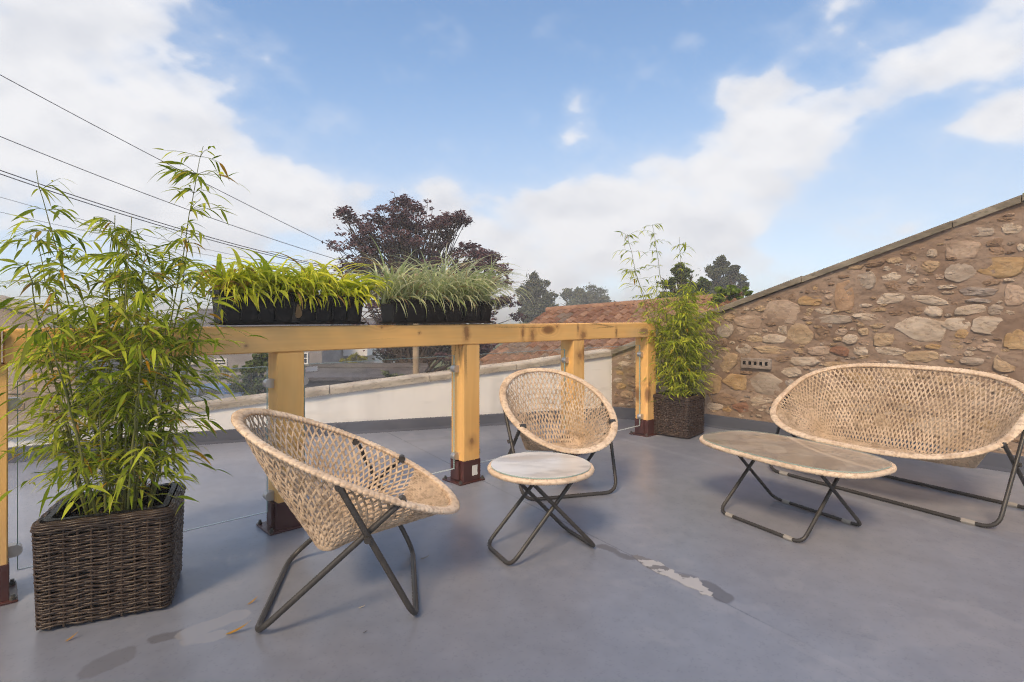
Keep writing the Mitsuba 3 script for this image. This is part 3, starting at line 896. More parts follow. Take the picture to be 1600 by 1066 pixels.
def bamboo(key, base, height, ncane, spread, seed, leaf_len, dense, singles, cols, yellow, tall=(), lean=(0, 0), start=.25, fan=None):
    r = np.random.default_rng(seed)
    mids, ups, lens, wid, col, br = [], [], [], [], [], []
    for c in range(ncane):
        ang, rad = r.uniform(0, 2 * np.pi), math.sqrt(r.uniform(0, 1))
        if c < len(tall):
            b = base + tall[c][0]
            tip = tall[c][1]
        else:
            b = base + V(math.cos(ang) * .12 * rad, math.sin(ang) * .11 * rad, 0)
            h = height * (r.uniform(.62, 1.12) if seed == 21 else r.uniform(.5, 1.05))
            a2 = ang + r.normal(0, .5)
            tip = b + V(math.cos(a2) * spread * r.uniform(.3, 1) * (.4 + rad * .7) + lean[0], math.sin(a2) * spread * r.uniform(.3, 1) * (.4 + rad * .7) + lean[1], h)
        n = 26
        s = np.linspace(0, 1, n)[:, None]
        bow = (tip - b) * s + (s ** 2 - s) * V(0, 0, -.10) * np.linalg.norm((tip - b)[:2]) * 3
        wob = np.cumsum(r.normal(0, .0035, (n, 3)), 0) * s
        p = b + bow + wob
        rr_ = np.linspace(.0060, .0016, n) * r.uniform(.75, 1.2)
        part(key, 'cane', tube(p, rr_, 6), 'cane', True)
        hgt = tip[2] - b[2]
        nodes = np.arange(start * r.uniform(.5, 1.3), 1.0, .085 / hgt)
        for t in nodes:
            q = p[0] + np.array([np.interp(t, s[:, 0], p[:, k] - p[0, k]) for k in range(3)])
            sparse = (1.15 if seed == 21 else .5) if (c < len(tall) and t > .55) else 1.0
            for _ in range(r.poisson(dense * sparse) + (1 if t > .9 else 0)):
                az = r.uniform(0, 2 * np.pi)
                bl = r.uniform(.06, .26) * (1.15 - .55 * t)
                d = V(math.cos(az), math.sin(az), r.uniform(.1, .9))
                d /= np.linalg.norm(d)
                k = 7
                ss = np.linspace(0, 1, k)[:, None]
                bp = q + d * bl * ss + V(0, 0, -1) * (ss ** 2) * bl * r.uniform(.15, .6)
                br.append(tube(bp, np.linspace(.0015, .0007, k), 3, cap=False))
                nl = r.integers(3, 7)
                yel = r.uniform() < yellow * .3
                for i in range(nl):
                    tt = (i + 1) / nl
                    o = bp[0] + np.array([np.interp(tt, ss[:, 0], bp[:, j] - bp[0, j]) for j in range(3)])
                    la = az + r.normal(0, .75)
                    ld = V(math.cos(la), math.sin(la), r.normal(-.12, .32))
                    ld /= np.linalg.norm(ld)
                    L = leaf_len * r.uniform(.55, 1.2)
                    m = 6
                    u = np.linspace(0, 1, m)[:, None]
                    droop = r.uniform(.10, .65)
                    mid = o + ld * L * u + V(0, 0, -1) * L * droop * u ** 2
                    mids.append(mid)
                    ups.append(V(0, 0, 1) + r.normal(0, .35, 3))
                    lens.append(L)
                    wid.append(L * r.uniform(.14, .20) * leaf_shape(m))
                    if r.uniform() < yellow or yel:
                        base_c = np.array([[.55, .30, .03], [.60, .45, .06], [.40, .24, .07]])[r.integers(3)]
                    else:
                        base_c = cols[0] * (1 - (v := r.uniform())) + cols[1] * v
                    col.append(base_c * r.uniform(.8, 1.2))
    mids, ups, wid, col = np.array(mids), np.array(ups), np.array(wid), np.clip(np.array(col), .005, .9)
    dry = np.where(r.uniform(size=len(col)) < .30, r.uniform(.3, 1, len(col)), 0)[:, None] * np.interp(np.linspace(0, 1, 6), [0, .55, 1], [0, .05, 1])[None]      # dry tips
    vc = col[:, None] * (1 - dry[..., None]) + V(.45, .34, .14) * dry[..., None]
    vc = np.repeat(vc, 3, 1)
    part(key, 'twig', join(br), 'cane', True, kind='stuff')
    score = np.array(lens) / mids[:, 0, 1] * (1 + .5 * (mids[:, 0, 2] > np.quantile(mids[:, 0, 2], .7))) - .10 * (mids[:, 0, 1] - base[1]) / mids[:, 0, 1]
    order = np.argsort(-score)
    one = set(order[:singles].tolist())
    for i in order[:singles]:
        v, f = blades(mids[i:i + 1], wid[i:i + 1], ups[i:i + 1])
        part(key, 'leaf', (v, f), 'leaf', True, color=vc[i])
    rest = np.array([i for i in range(len(mids)) if i not in one])
    v, f = blades(mids[rest], wid[rest], ups[rest])
    part(key, 'foliage', (v, f), 'leaf', True, kind='stuff', color=vc[rest].reshape(-1, 3))
    return len(mids)


b1 = thing('bamboo_plant', 'tall leafy bamboo with some yellow leaves growing in the left foreground planter', 'bamboo')
S1 = O1 + V(0, 0, .33)
n1 = bamboo(b1, S1, 1.08, 25, .30, 21, .084, 3.5, 290, (V(.13, .215, .014), V(.56, .62, .065)), .04,
            tall=[(V(.05, .03, 0), A(318, 226, 2.42)), (V(-.06, .05, 0), A(78, 268, 2.25)), (V(.02, .08, 0), A(183, 330, 2.4)), (V(.10, .05, 0), A(292, 380, 2.45)), (V(-.1, -.02, 0), A(30, 400, 2.15))], start=.15)
b2 = thing('bamboo_plant', 'slender pale green bamboo growing in the planter by the stone wall', 'bamboo')
S2 = O2 + V(0, 0, .33)
n2 = bamboo(b2, S2, 1.17, 28, .34, 33, .082, 5.2, 0, (V(.22, .31, .02), V(.66, .70, .09)), .02,
            tall=[(V(.02, .0, 0), A(1018, 350, 5.4)), (V(-.05, .05, 0), A(972, 372, 5.5)), (V(.06, .0, 0), A(1066, 375, 5.4)), (V(.0, -.04, 0), A(990, 420, 5.3))], start=.16)


# ------------------------------------------------------------------ grass troughs on the beam
def trough(t0, t1, z1, label):
    key = thing('window_box_planter', label, 'planter', None)
    d0, d1 = -.012, PW + .008
    q = lambda t, d, z: P1 + RD * t - RN * d + V(0, 0, z)
    def ringr(grow, z):
        return [q(t0 - grow, d0 - grow, z), q(t1 + grow, d0 - grow, z), q(t1 + grow, d1 + grow, z), q(t0 - grow, d1 + grow, z)]
    zb = ZT + .014
    secs = [ringr(-.014, zb), ringr(-.001, z1 - .022), ringr(.007, z1 - .021), ringr(.008, z1 - .001), ringr(.003, z1), ringr(-.005, z1 - .002), ringr(-.016, z1 - .05)]
    part(key, 'box', prism(secs, cap=False), 'black_plastic', 25)
    secs = [ringr(.002, ZT + .0085), ringr(.012, ZT + .022), ringr(.007, ZT + .022), ringr(-.004, ZT + .013)]
    part(key, 'drip_tray', prism(secs), 'black_plastic', 25)
    v = np.array(ringr(-.012, z1 - .035))
    part(key, 'soil', (v, np.array([[0, 1, 2], [0, 2, 3]])), 'soil', False)
    for tt in np.linspace(t0 + .1, t1 - .1, 5 if t1 - t0 > .5 else 3):
        part(key, 'rib', box(q(tt, d0 + .0045, (zb + z1) / 2 - .01), (.010, .008, z1 - zb - .055), RD, -RN, None, .002), 'black_plastic', False)
    return key


def grass(key, t0, t1, z, n, length, width, cols, seed, bend=(1.7, 3.0), tufts=6, rise=(1.0, 1.5), bias=0.0, front=0):
    """arching blades: each leaves its tuft steeply and bends over outwards"""
    r = np.random.default_rng(seed)
    m = 11
    u = np.linspace(0, 1, m)
    mids, ups, wid, col = [], [], [], []
    tc = np.linspace(t0, t1, tufts) + r.normal(0, .02, tufts)
    hs = r.uniform(.75, 1.15, tufts)
    for i in range(n + front):
        k = r.integers(tufts)
        b = P1 + RD * (tc[k] + r.normal(0, .040)) - RN * (PW / 2 + r.normal(0, .022)) + V(0, 0, z)
        az = r.uniform(0, 2 * np.pi)
        side = RD * (math.cos(az) + bias) + RN * (math.sin(az) + .35)
        side /= np.linalg.norm(side)
        L = length * r.uniform(.55, 1.15) * hs[k]
        el = r.uniform(*rise) - r.uniform(*bend) * u ** 1.25
        if i >= n:                                           # blades bent out over the front of the box
            b = b + RN * r.uniform(.02, .05)
            side = RN + RD * r.normal(.1, .45)
            side /= np.linalg.norm(side)
            L = length * r.uniform(.38, .68)
            el = r.uniform(.75, 1.2) - r.uniform(2.2, 2.9) * u ** .9
        st = (np.cos(el)[:, None] * side + np.sin(el)[:, None] * V(0, 0, 1)) * L / (m - 1)
        mid = b + np.vstack([st[:1] * 0, np.cumsum(st[:-1], 0)])
        wob = r.normal(0, .12)
        mid += np.cross(side, V(0, 0, 1)) * (u ** 2 * wob * L)[:, None]
        mids.append(mid)
        ups.append(V(0, 0, 1) * .8 - side * .8 + r.normal(0, .25, 3))
        wid.append(width * r.uniform(.7, 1.3) * np.interp(u, [0, .2, .6, 1], [.7, 1, .8, .08]))
        v = r.uniform()
        c = cols[0] * (1 - v) + cols[1] * v
        if r.uniform() < .07:
            c = cols[2]
        col.append(c * r.uniform(.8, 1.2))
    v, f = blades(np.array(mids), np.array(wid), np.array(ups))
    whole(key, (v, f), 'leaf', True, color=np.clip(np.repeat(np.array(col), m * 3, 0), .01, .9))


TR1, TR2 = (-.285, .50), (.70, 1.52)
w1 = trough(TR1[0], .088, 1.292, 'black plastic trough of yellow green grass on the beam beside the large bamboo')
w3 = trough(.112, TR1[1], 1.276, 'black plastic trough of yellow green grass in the middle of the three on the beam')
w2 = trough(*TR2, 1.270, 'black plastic trough of grey green variegated grass farthest along the beam')
LIME = (V(.45, .55, .035), V(.86, .85, .12), V(.45, .30, .10))
g1 = thing('arching_grass', 'lime yellow arching grass spilling over the trough beside the large bamboo', 'grass')
grass(g1, TR1[0] + .03, .065, 1.256, 270, .40, .021, LIME, 3, tufts=4, front=34)
g3 = thing('arching_grass', 'lime yellow arching grass spilling over the middle trough of the three', 'grass')
grass(g3, .135, TR1[1] - .02, 1.242, 270, .39, .021, LIME, 13, tufts=4, front=30)
g2 = thing('arching_grass', 'grey green striped sedge grass spilling over the farthest black trough', 'grass')
grass(g2, TR2[0] + .05, TR2[1] - .04, 1.240, 660, .47, .0115, (V(.36, .45, .18), V(.84, .84, .56), V(.48, .34, .19)), 4, tufts=6, bend=(1.2, 2.6), rise=(.9, 1.5), bias=.12, front=50)
dl = thing('dead_leaf', 'dry brown leaf hanging where the two nearer black troughs meet', 'leaf')
q = P1 + RD * .100 + RN * .024 + V(0, 0, 1.225)
mid = np.array([[q + V(0, 0, -.075 * s_) + RN * .006 * math.sin(s_ * 3) for s_ in np.linspace(0, 1, 7)]])
whole(dl, blades(mid, np.array([np.interp(np.linspace(0, 1, 7), [0, .3, .8, 1], [.006, .026, .04, .012])]), np.array([RN])), 'leaf', True, color=np.tile(V(.36, .24, .13), (21, 1)))


# ------------------------------------------------------------------ wicker seats
def shell_fn(half, pexp, crease, uc=.31, a=.475, rise=.41):
    """the woven scoop: P(theta, t); theta 0 = front; u forward, v sideways, t from rim (0) to crease (1)"""
    tilt = math.atan2(rise, .90)

    def P(th, t):
        c, s = np.cos(th), np.sin(th)
        cx, sx = np.sign(c) * np.abs(c) ** (2 / pexp), np.sign(s) * np.abs(s) ** (2 / pexp)
        ru = uc + a * cx * math.cos(tilt)
        rz = .556 + (rise - .41) * .4 - a * cx * math.sin(tilt) - .018 * np.clip(cx, 0, 1) ** 3
        rv = half * sx
        bu, bv, bz = .235 + .060 * cx, crease * sx, .245 + t * 0
        h, hv, z = t ** 1.18, t ** .78, t ** .95
        return np.stack([ru + (bu - ru) * h, rv + (bv - rv) * hv, rz + (bz - rz) * z], -1)
    return P


def wicker_seat(key, origin, fw, lat, half, crease, n, kappa, frame_half, pexp=2.1, m=46, mt='wicker', width=.0108, rise=.41):
    P = shell_fn(half, pexp, crease, rise=rise)
    W = lambda q: origin + q[..., 0:1] * fw + q[..., 1:2] * lat + q[..., 2:3] * V(0, 0, 1)
    r = np.random.default_rng(n)
    # even spacing of strands along the rim
    th = np.linspace(0, 2 * np.pi, 4001)
    rim = P(th, np.zeros_like(th))
    arc = np.concatenate([[0], np.cumsum(np.linalg.norm(np.diff(rim, axis=0), axis=1))])
    even = lambda k: np.interp((np.asarray(k) % n) / n * arc[-1], arc, th)
    T0 = np.linspace(.0, .985, m)
    kk = kappa * n / (2 * np.pi)                           # strands crossed on the way down
    for fam in (1, -1):
        K = np.arange(n)[:, None] + fam * kk * T0[None] + r.normal(0, .07, n)[:, None] * np.sin(T0 * 3)[None]
        TH, TT = even(K), np.broadcast_to(T0, (n, m))
        q = P(TH, TT)
        e = 1e-3
        N = np.cross(P(TH + e, TT) - P(TH - e, TT), P(TH, np.clip(TT + e, 0, 1)) - P(TH, np.clip(TT - e, 0, 1)))
        N /= np.linalg.norm(N, axis=2, keepdims=True) + 1e-12
        wv = .0023 * np.cos(np.pi * (2 * kk * T0[None] + np.arange(n)[:, None])) * fam
        q = q + N * wv[..., None]
        Nw = N[..., 0:1] * fw + N[..., 1:2] * lat + N[..., 2:3] * V(0, 0, 1)
        part(key, 'woven_lattice', ribbons(W(q), Nw, width * r.uniform(.75, 1.2, n), .0042), mt, True, kind='stuff')
    # close-woven apron along the front of the seat: real ribs laid side by side
    rows, mm = (21 if half < .5 else 15), 90
    span = .86 if half < .5 else .62
    ap = []
    for j in range(rows):
        t = .02 + j * .024
        sp = span * (1 - .45 * (j / rows) ** 2)
        thl = np.linspace(-sp, sp, mm) if half < .5 else np.linspace(-1.30, 1.30, mm)
        q = P(thl, np.full(mm, t))
        q[:, 2] += .004 + .0022 * np.cos(np.arange(mm) * np.pi / 2 + j * np.pi)
        ap.append(q)
    ap = np.array(ap)
    nu = np.zeros_like(ap); nu[..., 2] = 1
    part(key, 'woven_apron', ribbons(W(ap), nu, .0185, .005), mt, True, kind='stuff')
    qb = P(np.linspace(0, 2 * np.pi, 60, endpoint=False), np.full(60, .965))
    part(key, 'base_weave', fan(W(qb)), mt, False)
    # wrapped rim: a flat band with the turns of its wrapping
    nr = int(arc[-1] / .0065)
    tk = np.interp(np.arange(nr) / nr * arc[-1], arc, th)
    c0, c1 = P(tk, np.zeros(nr)), P(tk, np.full(nr, .09))
    inw = c1 - c0
    inw /= np.linalg.norm(inw, axis=1, keepdims=True)
    tan = np.roll(c0, -1, 0) - np.roll(c0, 1, 0)
    tan /= np.linalg.norm(tan, axis=1, keepdims=True)
    nrm = np.cross(inw, tan)
    out = c0 - np.array([.30, 0, .24])                      # outward in the rim's plane
    pl = np.cross(tan, np.array([math.sin(.428), 0, math.cos(.428)]))
    sides = 14
    an = np.arange(sides) * 2 * np.pi / sides
    up = np.cross(pl, tan)
    ridge = 1 + .15 * np.cos(np.arange(nr) / nr * 2 * np.pi * int(arc[-1] / .021))[:, None] * np.ones(sides)
    skew = .0075 * np.sin(np.arange(nr) / nr * 2 * np.pi * int(arc[-1] / .021))
    cen = c0 + pl * .004
    v = cen[:, None] + pl[:, None] * (np.cos(an) * .0235 * ridge)[..., None] * np.sign(1) + up[:, None] * (np.sin(an) * .0115 * ridge)[..., None] + tan[:, None] * (skew[:, None] * np.cos(an)[None])[..., None] * 1.0
    part(key, 'rim', (W(v).reshape(-1, 3), strip(nr, sides, True)), 'wicker_pale', True)
    # folding frame of two crossing steel loops
    fh = frame_half
    t1_, t2_ = half + .012, half * (.86 if half < .5 else .97) + .012
    for nm, top_, foot, th_ in (('front_frame', (.300, .545), .573, t1_), ('rear_frame', (.520, .462), 0.0, t2_)):
        pts = [V(top_[0], -th_, top_[1]), V(foot, -fh, .0125), V(foot, fh, .0125), V(top_[0], th_, top_[1])]
        k = part(key, nm, tube(W(fillet(pts, .085, 8)), .0115, 8), 'frame_steel', True)
        for s_ in (-1, 1) if half > .5 else ():
            c = W(V(foot, s_ * (fh - .13), .0125))
            part(k, 'foot_clip', tube(np.array([c - lat * .032, c + lat * .032]), .0152, 8), 'foot_plastic', 30)
    for s_ in (-1, 1):
        c = W(V(.397, s_ * (fh + (t1_ - fh) * .63), .345))
        part(key, 'pivot', tube(np.array([c - lat * s_ * .012, c + lat * s_ * .022]), .0125, 10), 'frame_steel', 30)
        for q, th_ in (((.300, .545), t1_), ((.520, .462), t2_)):
            c = W(V(q[0], s_ * (th_ - .012), q[1]))
            part(key, 'fixing', tube(np.array([c - lat * .02, c + lat * .02]), .0165, 8), 'frame_steel', 30)


def unit(v):
    return v / np.linalg.norm(v)


F1 = unit(V(.98, .198, 0))
c1 = thing('wicker_chair', 'wicker tub chair in the foreground seen from the side next to the large planter', 'chair', 'folding wicker seats')
wicker_seat(c1, V(-.987, 2.295, 0), F1, V(-F1[1], F1[0], 0), .37, .20, 74, .62, .325)
F2 = unit(V(.271, -.9626, 0))
c2 = thing('wicker_chair', 'round backed wicker tub chair behind the small round table facing the camera', 'chair', 'folding wicker seats')
wicker_seat(c2, V(.225, 4.09, 0), F2, V(-F2[1], F2[0], 0), .36, .20, 74, .62, .320)
F3 = unit(V(-.866, -.5, 0))
sf = thing('wicker_sofa', 'wide two seat wicker sofa on folding steel frame in front of the stone wall', 'sofa', 'folding wicker seats')
wicker_seat(sf, V(2.765, 3.855, 0), F3, V(-F3[1], F3[0], 0), .705, .46, 118, .52, .685, pexp=2.9, m=50, rise=.47)


# ------------------------------------------------------------------ tables
def table(key, centre, ax, ra, rb, H, foot_half, spread, pexp=2.0, pivot=.6, glass='pane_glass'):
    """ax: the direction of the long axis and of the floor bars; ra, rb half sizes; spread: bars' distance from the centre"""
    ay = V(-ax[1], ax[0], 0)
    C = centre + V(0, 0, H)
    n = 72
    # woven top: concentric coils
    under = disc(C + V(0, 0, -.004), ra * .985, n, ry=rb * .985, ax=ax, ay=ay, p=pexp)
    part(key, 'woven_top', fan(under), 'wicker_sheet', False)
    # rim, wrapped
    nr = 420
    path = disc(C + V(0, 0, -.012), ra, nr, ry=rb, ax=ax, ay=ay, p=pexp)
    wr = 1 + .10 * np.cos(np.arange(nr) / nr * 2 * np.pi * int(nr / 3.2))
    part(key, 'rim', tube(path, .0135 * wr, 8, True), 'wicker_pale', True)
    g = disc(C + V(0, 0, .0065), ra * .985, n, ry=rb * .985, ax=ax, ay=ay, p=pexp)
    k = part(key, 'glass_top', fan(g), glass, False)
    g0, g1 = g + V(0, 0, -.005), g + V(0, 0, .0005)
    part(k, 'glass_edge', prism([g0, g1], cap=False), 'glass_edge', True)
    zp = H - .024
    for s_ in (-1, 1):
        top_off = spread * (zp / (.0115 + (zp - .0115) * 1) * (1 / pivot) - 1) * .8
        a, b = ay * (spread * s_), ay * (-top_off * s_)
        pts = [centre + b - ax * foot_half * .96 + V(0, 0, zp), centre + a - ax * foot_half + V(0, 0, .0115), centre + a + ax * foot_half + V(0, 0, .0115), centre + b + ax * foot_half * .96 + V(0, 0, zp)]
        if s_ > 0:
            pts = [p - ax * .012 * (1 if i < 2 else -1) for i, p in enumerate(pts)]
        kf = part(key, 'leg_frame', tube(fillet(pts, .055, 7), .0098, 8), 'frame_steel', True)
        for e in (-1, 1) if ra > .3 else ():
            c = centre + a + ax * e * (foot_half - .075) + V(0, 0, .0115)
            part(kf, 'foot_clip', tube(np.array([c - ax * .024, c + ax * .024]), .0128, 8), 'foot_plastic', 30)
        part(key, 'batten', tube(np.array([centre + b - ax * foot_half * 1.05 + V(0, 0, zp + .003), centre + b + ax * foot_half * 1.05 + V(0, 0, zp + .003)]), .009, 6), 'frame_steel', 30)


AX = unit(V(.45, -.89, 0))
t1 = thing('round_side_table', 'small round wicker table with a glass top in the middle of the terrace', 'table')
table(t1, V(.143, 2.765, 0), AX, .252, .252, .415, .135, .235, pivot=.58, glass='dusty_glass')
AX2 = unit(V(.466, -.885, 0))
t2 = thing('oval_coffee_table', 'long oval wicker coffee table with a glass top in front of the sofa', 'table')
table(t2, V(1.565, 3.145, 0), AX2, .508, .298, .405, .262, .250, pexp=2.9, pivot=.58, glass='rain_glass')

# ------------------------------------------------------------------ fallen leaves
for i, (x, y, a, L, c, lb) in enumerate([(395, 943, .9, .045, (.50, .26, .06), 'yellow fallen leaf on the floor behind the near chair leg'), (372, 990, .3, .085, (.55, .30, .06), 'long orange fallen leaf at the rear foot of the near chair'),
                                         (112, 1000, 1.0, .04, (.50, .25, .05), 'small orange fallen leaf beside the large planter'), (566, 951, .1, .03, (.60, .48, .30), 'tiny pale fallen leaf under the near chair'),
                                         (571, 990, .2, .022, (.08, .07, .06), 'tiny dark fallen leaf in front of the near chair'), (664, 875, .0, .05, (.22, .18, .12), 'thin brown fallen twig leaf by the front foot of the near chair')]):
    k = thing('fallen_leaf', lb, 'leaf')
    g = G(x, y)
    u = np.linspace(-.5, .5, 6)[:, None]
    mid = g + V(math.cos(a), math.sin(a), 0) * L * u + V(0, 0, 1) * (.004 + .022 * L / .05 * (u + .5) ** 2)
    whole(k, blades(mid[None], (L * .24 * leaf_shape(6))[None], np.array([[0, 0, 1.0]])), 'leaf', True, color=np.tile(V(*c), (18, 1)))

# ------------------------------------------------------------------ the tiled roof next door
R1, R2 = V(.8266, 13, 1.308), V(4.45, 10.67, 1.56)
rd = R2 - R1
RL = np.linalg.norm(rd); rd = rd / RL
dn = unit(V(-.541, -.841, -.367))
dn = unit(dn - rd * (dn @ rd))
rn = np.cross(rd, dn)
rn = rn if rn[2] > 0 else -rn
cot = thing('tile_roofed_building', 'low building with a weathered orange clay tile roof beyond the end of the balustrade', 'building')
SL = 3.3
cols_, rows_ = 24, 10
wd, ex_ = RL / cols_, SL / rows_
b0, b1_, b2_, b3_ = R1, R2, R2 + dn * SL, R1 + dn * SL
secs = []
bk = -V(dn[0], dn[1], 0) * 3.2 + V(0, 0, -1.15)
for p in (R1, R2):
    q = [p - rn * .06, p + dn * (SL - .06) - rn * .06]
    secs.append([q[0], q[1], V(q[1][0], q[1][1], -3), V(*(q[0] + bk)[:2], -3), q[0] + bk])
part(cot, 'wall', prism(secs), 'house_stone', False)
rt = part(cot, 'roof', (np.array([R1, R2, b2_, b3_, R2 + bk, R1 + bk]) - rn * .03, np.array([[0, 1, 2], [0, 2, 3], [0, 5, 4], [0, 4, 1]])), 'clay_3', False)
tr = np.random.default_rng(6)
pr_x = np.linspace(0, 1.10, 7)
for j in range(rows_):
    for i in range(cols_):
        jit = tr.normal(0, .004, 3)
        o = R1 + rd * (wd * i + jit[0]) + dn * (ex_ * j + jit[1])
        h = .056 * (.5 - .5 * np.cos(pr_x * 2 * np.pi))
        secs = []
        for t, lift in ((0, .004), (ex_ * 1.16, .042)):
            secs.append(o + rd * wd * pr_x[:, None] + dn * t + rn * (h + lift + jit[2])[:, None])
        lip = secs[1] - rn * .036
        v = np.vstack([secs[0], secs[1], lip])
        f = strip(3, 7, False, False)
        cm = tr.choice(5, p=(.34, .26, .22, .13, .05) if j < 5 else (.12, .16, .08, .34, .30))
        part(rt, 'tile', (v, f), f'clay_{cm}', 60)
for i in range(10):
    a_, b_ = R1 + rd * (RL * i / 10 + .004), R1 + rd * (RL * (i + 1) / 10 - .004)
    an = np.linspace(-.2, np.pi + .2, 9)
    hv = unit(V(dn[0], dn[1], 0))
    secs = [[p + hv * math.cos(q) * .11 + V(0, 0, .02 + math.sin(q) * .075 * k) for q in an] for p, k in ((a_, 1.0), (b_, 1.06))]
    part(rt, 'ridge_tile', prism(secs), 'clay_2', 40)


# ------------------------------------------------------------------ trees
def tree(key, foot, trunk_top, lobes, nleaf, leaf, cols, seed, flat=.5, trunk_r=.14, limbs=True, elong=1.0):
    """lobes: (centre, radius xyz); the leaves fill them unevenly"""
    r = np.random.default_rng(seed)
    n = 9
    s_ = np.linspace(0, 1, n)[:, None]
    p = foot + (trunk_top - foot) * s_ + np.cumsum(r.normal(0, .03, (n, 3)), 0) * s_
    part(key, 'trunk', tube(p, np.linspace(trunk_r, trunk_r * .35, n), 8), 'bark', True)
    lb = []
    for c, rad in lobes if limbs else []:
        st = p[int(r.integers(n // 3, n - 1))]
        mid = (st + c) / 2 + r.normal(0, .12, 3) * rad[0]
        q = np.array([st, (st + mid) / 2 + V(0, 0, .02), mid, (mid + c) / 2 + V(0, 0, .05), c])
        lb.append(tube(q, np.linspace(trunk_r * .30, trunk_r * .06, 5), 5))
    if lb:
        part(key, 'limb', join(lb), 'bark', True, kind='stuff')
    vol = np.array([rad[0] * rad[1] for _, rad in lobes])
    pick = r.choice(len(lobes), nleaf, p=vol / vol.sum())
    C = np.array([c for c, _ in lobes])[pick]
    R = np.array([q for _, q in lobes])[pick]
    d = r.normal(0, 1, (nleaf, 3))
    d /= np.linalg.norm(d, axis=1, keepdims=True)
    rad = r.uniform(.25, 1.0, nleaf) ** .5 * (1 + .18 * r.normal(0, 1, nleaf))
    P = C + d * R * rad[:, None]
    keep = meshkit.fbm(P * (1.6 / leaf * .12) + seed, 3, seed) > .40
    P, pick = P[keep], pick[keep]
    k = len(P)
    u = r.normal(0, 1, (k, 3)); u[:, 2] *= flat
    u /= np.linalg.norm(u, axis=1, keepdims=True)
    w = np.cross(u, r.normal(0, 1, (k, 3)) * [.5, .5, 1])
    w /= np.linalg.norm(w, axis=1, keepdims=True)
    L = leaf * r.uniform(.5, 1.3, k)[:, None]
    v = np.stack([P - u * L * .5 * elong, P + w * L * .33, P + u * L * .5 * elong, P - w * L * .33], 1).reshape(-1, 3)
    b = np.arange(k)[:, None] * 4
    f = np.vstack([b + [0, 1, 2], b + [0, 2, 3]])
    tone = r.uniform(0, 1, len(lobes))[pick] * .6 + r.uniform(0, 1, k) * .4
    col = (cols[0] * (1 - tone[:, None]) + cols[1] * tone[:, None]) * r.uniform(.8, 1.2, k)[:, None]
    part(key, 'crown', (v, f), 'tree_leaf', False, kind='stuff', color=np.repeat(col, 4, 0))


def px_lobes(y, pts, depth=.8, seed=0, sub=6, sub_r=.45, squash=.75):
    """crown lobes from outline discs (x, y, radius in photograph pixels) at distance y, each broken into smaller clumps spread through its depth"""
    r = np.random.default_rng(seed)
    out = []
    for x, yy, rad in pts:
        c, R = A(x, yy, y), rad / FOC * y
        for _ in range(sub):
            d = r.normal(0, 1, 3); d /= np.linalg.norm(d)
            cc = c + d * R * V(1, depth, squash) * r.uniform(.3, .85)
            q = R * sub_r * r.uniform(.6, 1.15)
            out.append((cc, V(q, q, q * squash)))
    return out


# copper tree: layered sprays
cp = thing('copper_tree', 'dark purple leaved tree rising behind the grass troughs', 'tree')
yy = 16.0
r = np.random.default_rng(12)
lob = []
for x, y_, w_, h_ in [(640, 330, 36, 22), (620, 345, 40, 20), (665, 352, 46, 20), (580, 355, 44, 16), (548, 338, 16, 5), (600, 372, 60, 20), (660, 385, 60, 24), (560, 385, 40, 14), (700, 345, 22, 10), (718, 340, 10, 5),
                      (630, 410, 80, 26), (560, 415, 40, 14), (700, 410, 44, 18), (748, 395, 26, 14), (765, 410, 20, 12), (740, 425, 44, 16), (600, 450, 70, 26), (680, 455, 80, 26), (770, 440, 24, 10), (610, 500, 60, 30),
                      (690, 500, 70, 30), (760, 480, 40, 22), (790, 470, 16, 6), (628, 315, 12, 8), (715, 545, 45, 22), (770, 540, 40, 18), (600, 540, 24, 22)]:
    c = A(x, y_, yy)
    for _ in range(int(8 + w_ / 2.6)):
        o = r.normal(0, .50, 3) * V(w_, 0, h_) / FOC * yy + V(0, r.uniform(-1, 1) * .9, 0)
        q = r.uniform(.07, .22)
        lob.append((c + o, V(q * 1.3, q * 1.2, q * .62)))
tree(cp, V(A(650, 500, yy)[0], yy, -3), A(645, 400, yy), lob, 42000, .078, (V(.105, .058, .068), V(.22, .135, .145)), 7, flat=.4, trunk_r=.11, elong=1.5)

GREEN_D, GREEN_M, GREEN_B = (V(.09, .11, .06), V(.18, .20, .11)), (V(.09, .13, .035), V(.20, .26, .08)), (V(.10, .17, .02), V(.22, .30, .05))
tree_list = [
    ('tall narrow dark green tree far beyond the right end of the grass troughs', 44, [(828, 432, 16), (842, 445, 20), (822, 460, 22), (848, 470, 24), (830, 490, 26), (862, 465, 10), (866, 485, 14), (850, 500, 22)], GREEN_D, 9000, .34),
    ('broad rounded dark green tree far beyond above the clay tile roof', 60, [(895, 462, 16), (915, 460, 20), (935, 466, 20), (950, 474, 14), (905, 480, 22), (880, 480, 14), (930, 485, 26)], GREEN_D, 8000, .42),
    ('dark green open tree standing beyond the raking stone coping', 34, [(1128, 412, 14), (1140, 420, 16), (1118, 428, 16), (1150, 435, 16), (1135, 445, 20), (1160, 448, 12), (1125, 460, 24)], GREEN_D, 8000, .26),
    ('mid green tree directly behind the slender bamboo', 19, [(1060, 425, 20), (1080, 440, 24), (1040, 440, 16), (1100, 448, 16), (1070, 465, 30), (1045, 470, 20)], GREEN_M, 7000, .16)]
for i, (lb, y_, pts, cols, nl, lf) in enumerate(tree_list):
    k = thing('background_tree', lb, 'tree', 'trees beyond the terrace')
    lo = px_lobes(y_, pts, seed=40 + i, sub=13)
    cx = np.mean([p[0] for p in pts])
    tree(k, V(A(cx, 500, y_)[0], y_, -3), A(cx, np.mean([p[1] for p in pts]), y_), lo, nl * 3, lf * .62, cols, 50 + i, trunk_r=.16)
k = thing('green_bush', 'bright green bush showing above the stone coping left of the gable', 'bush')
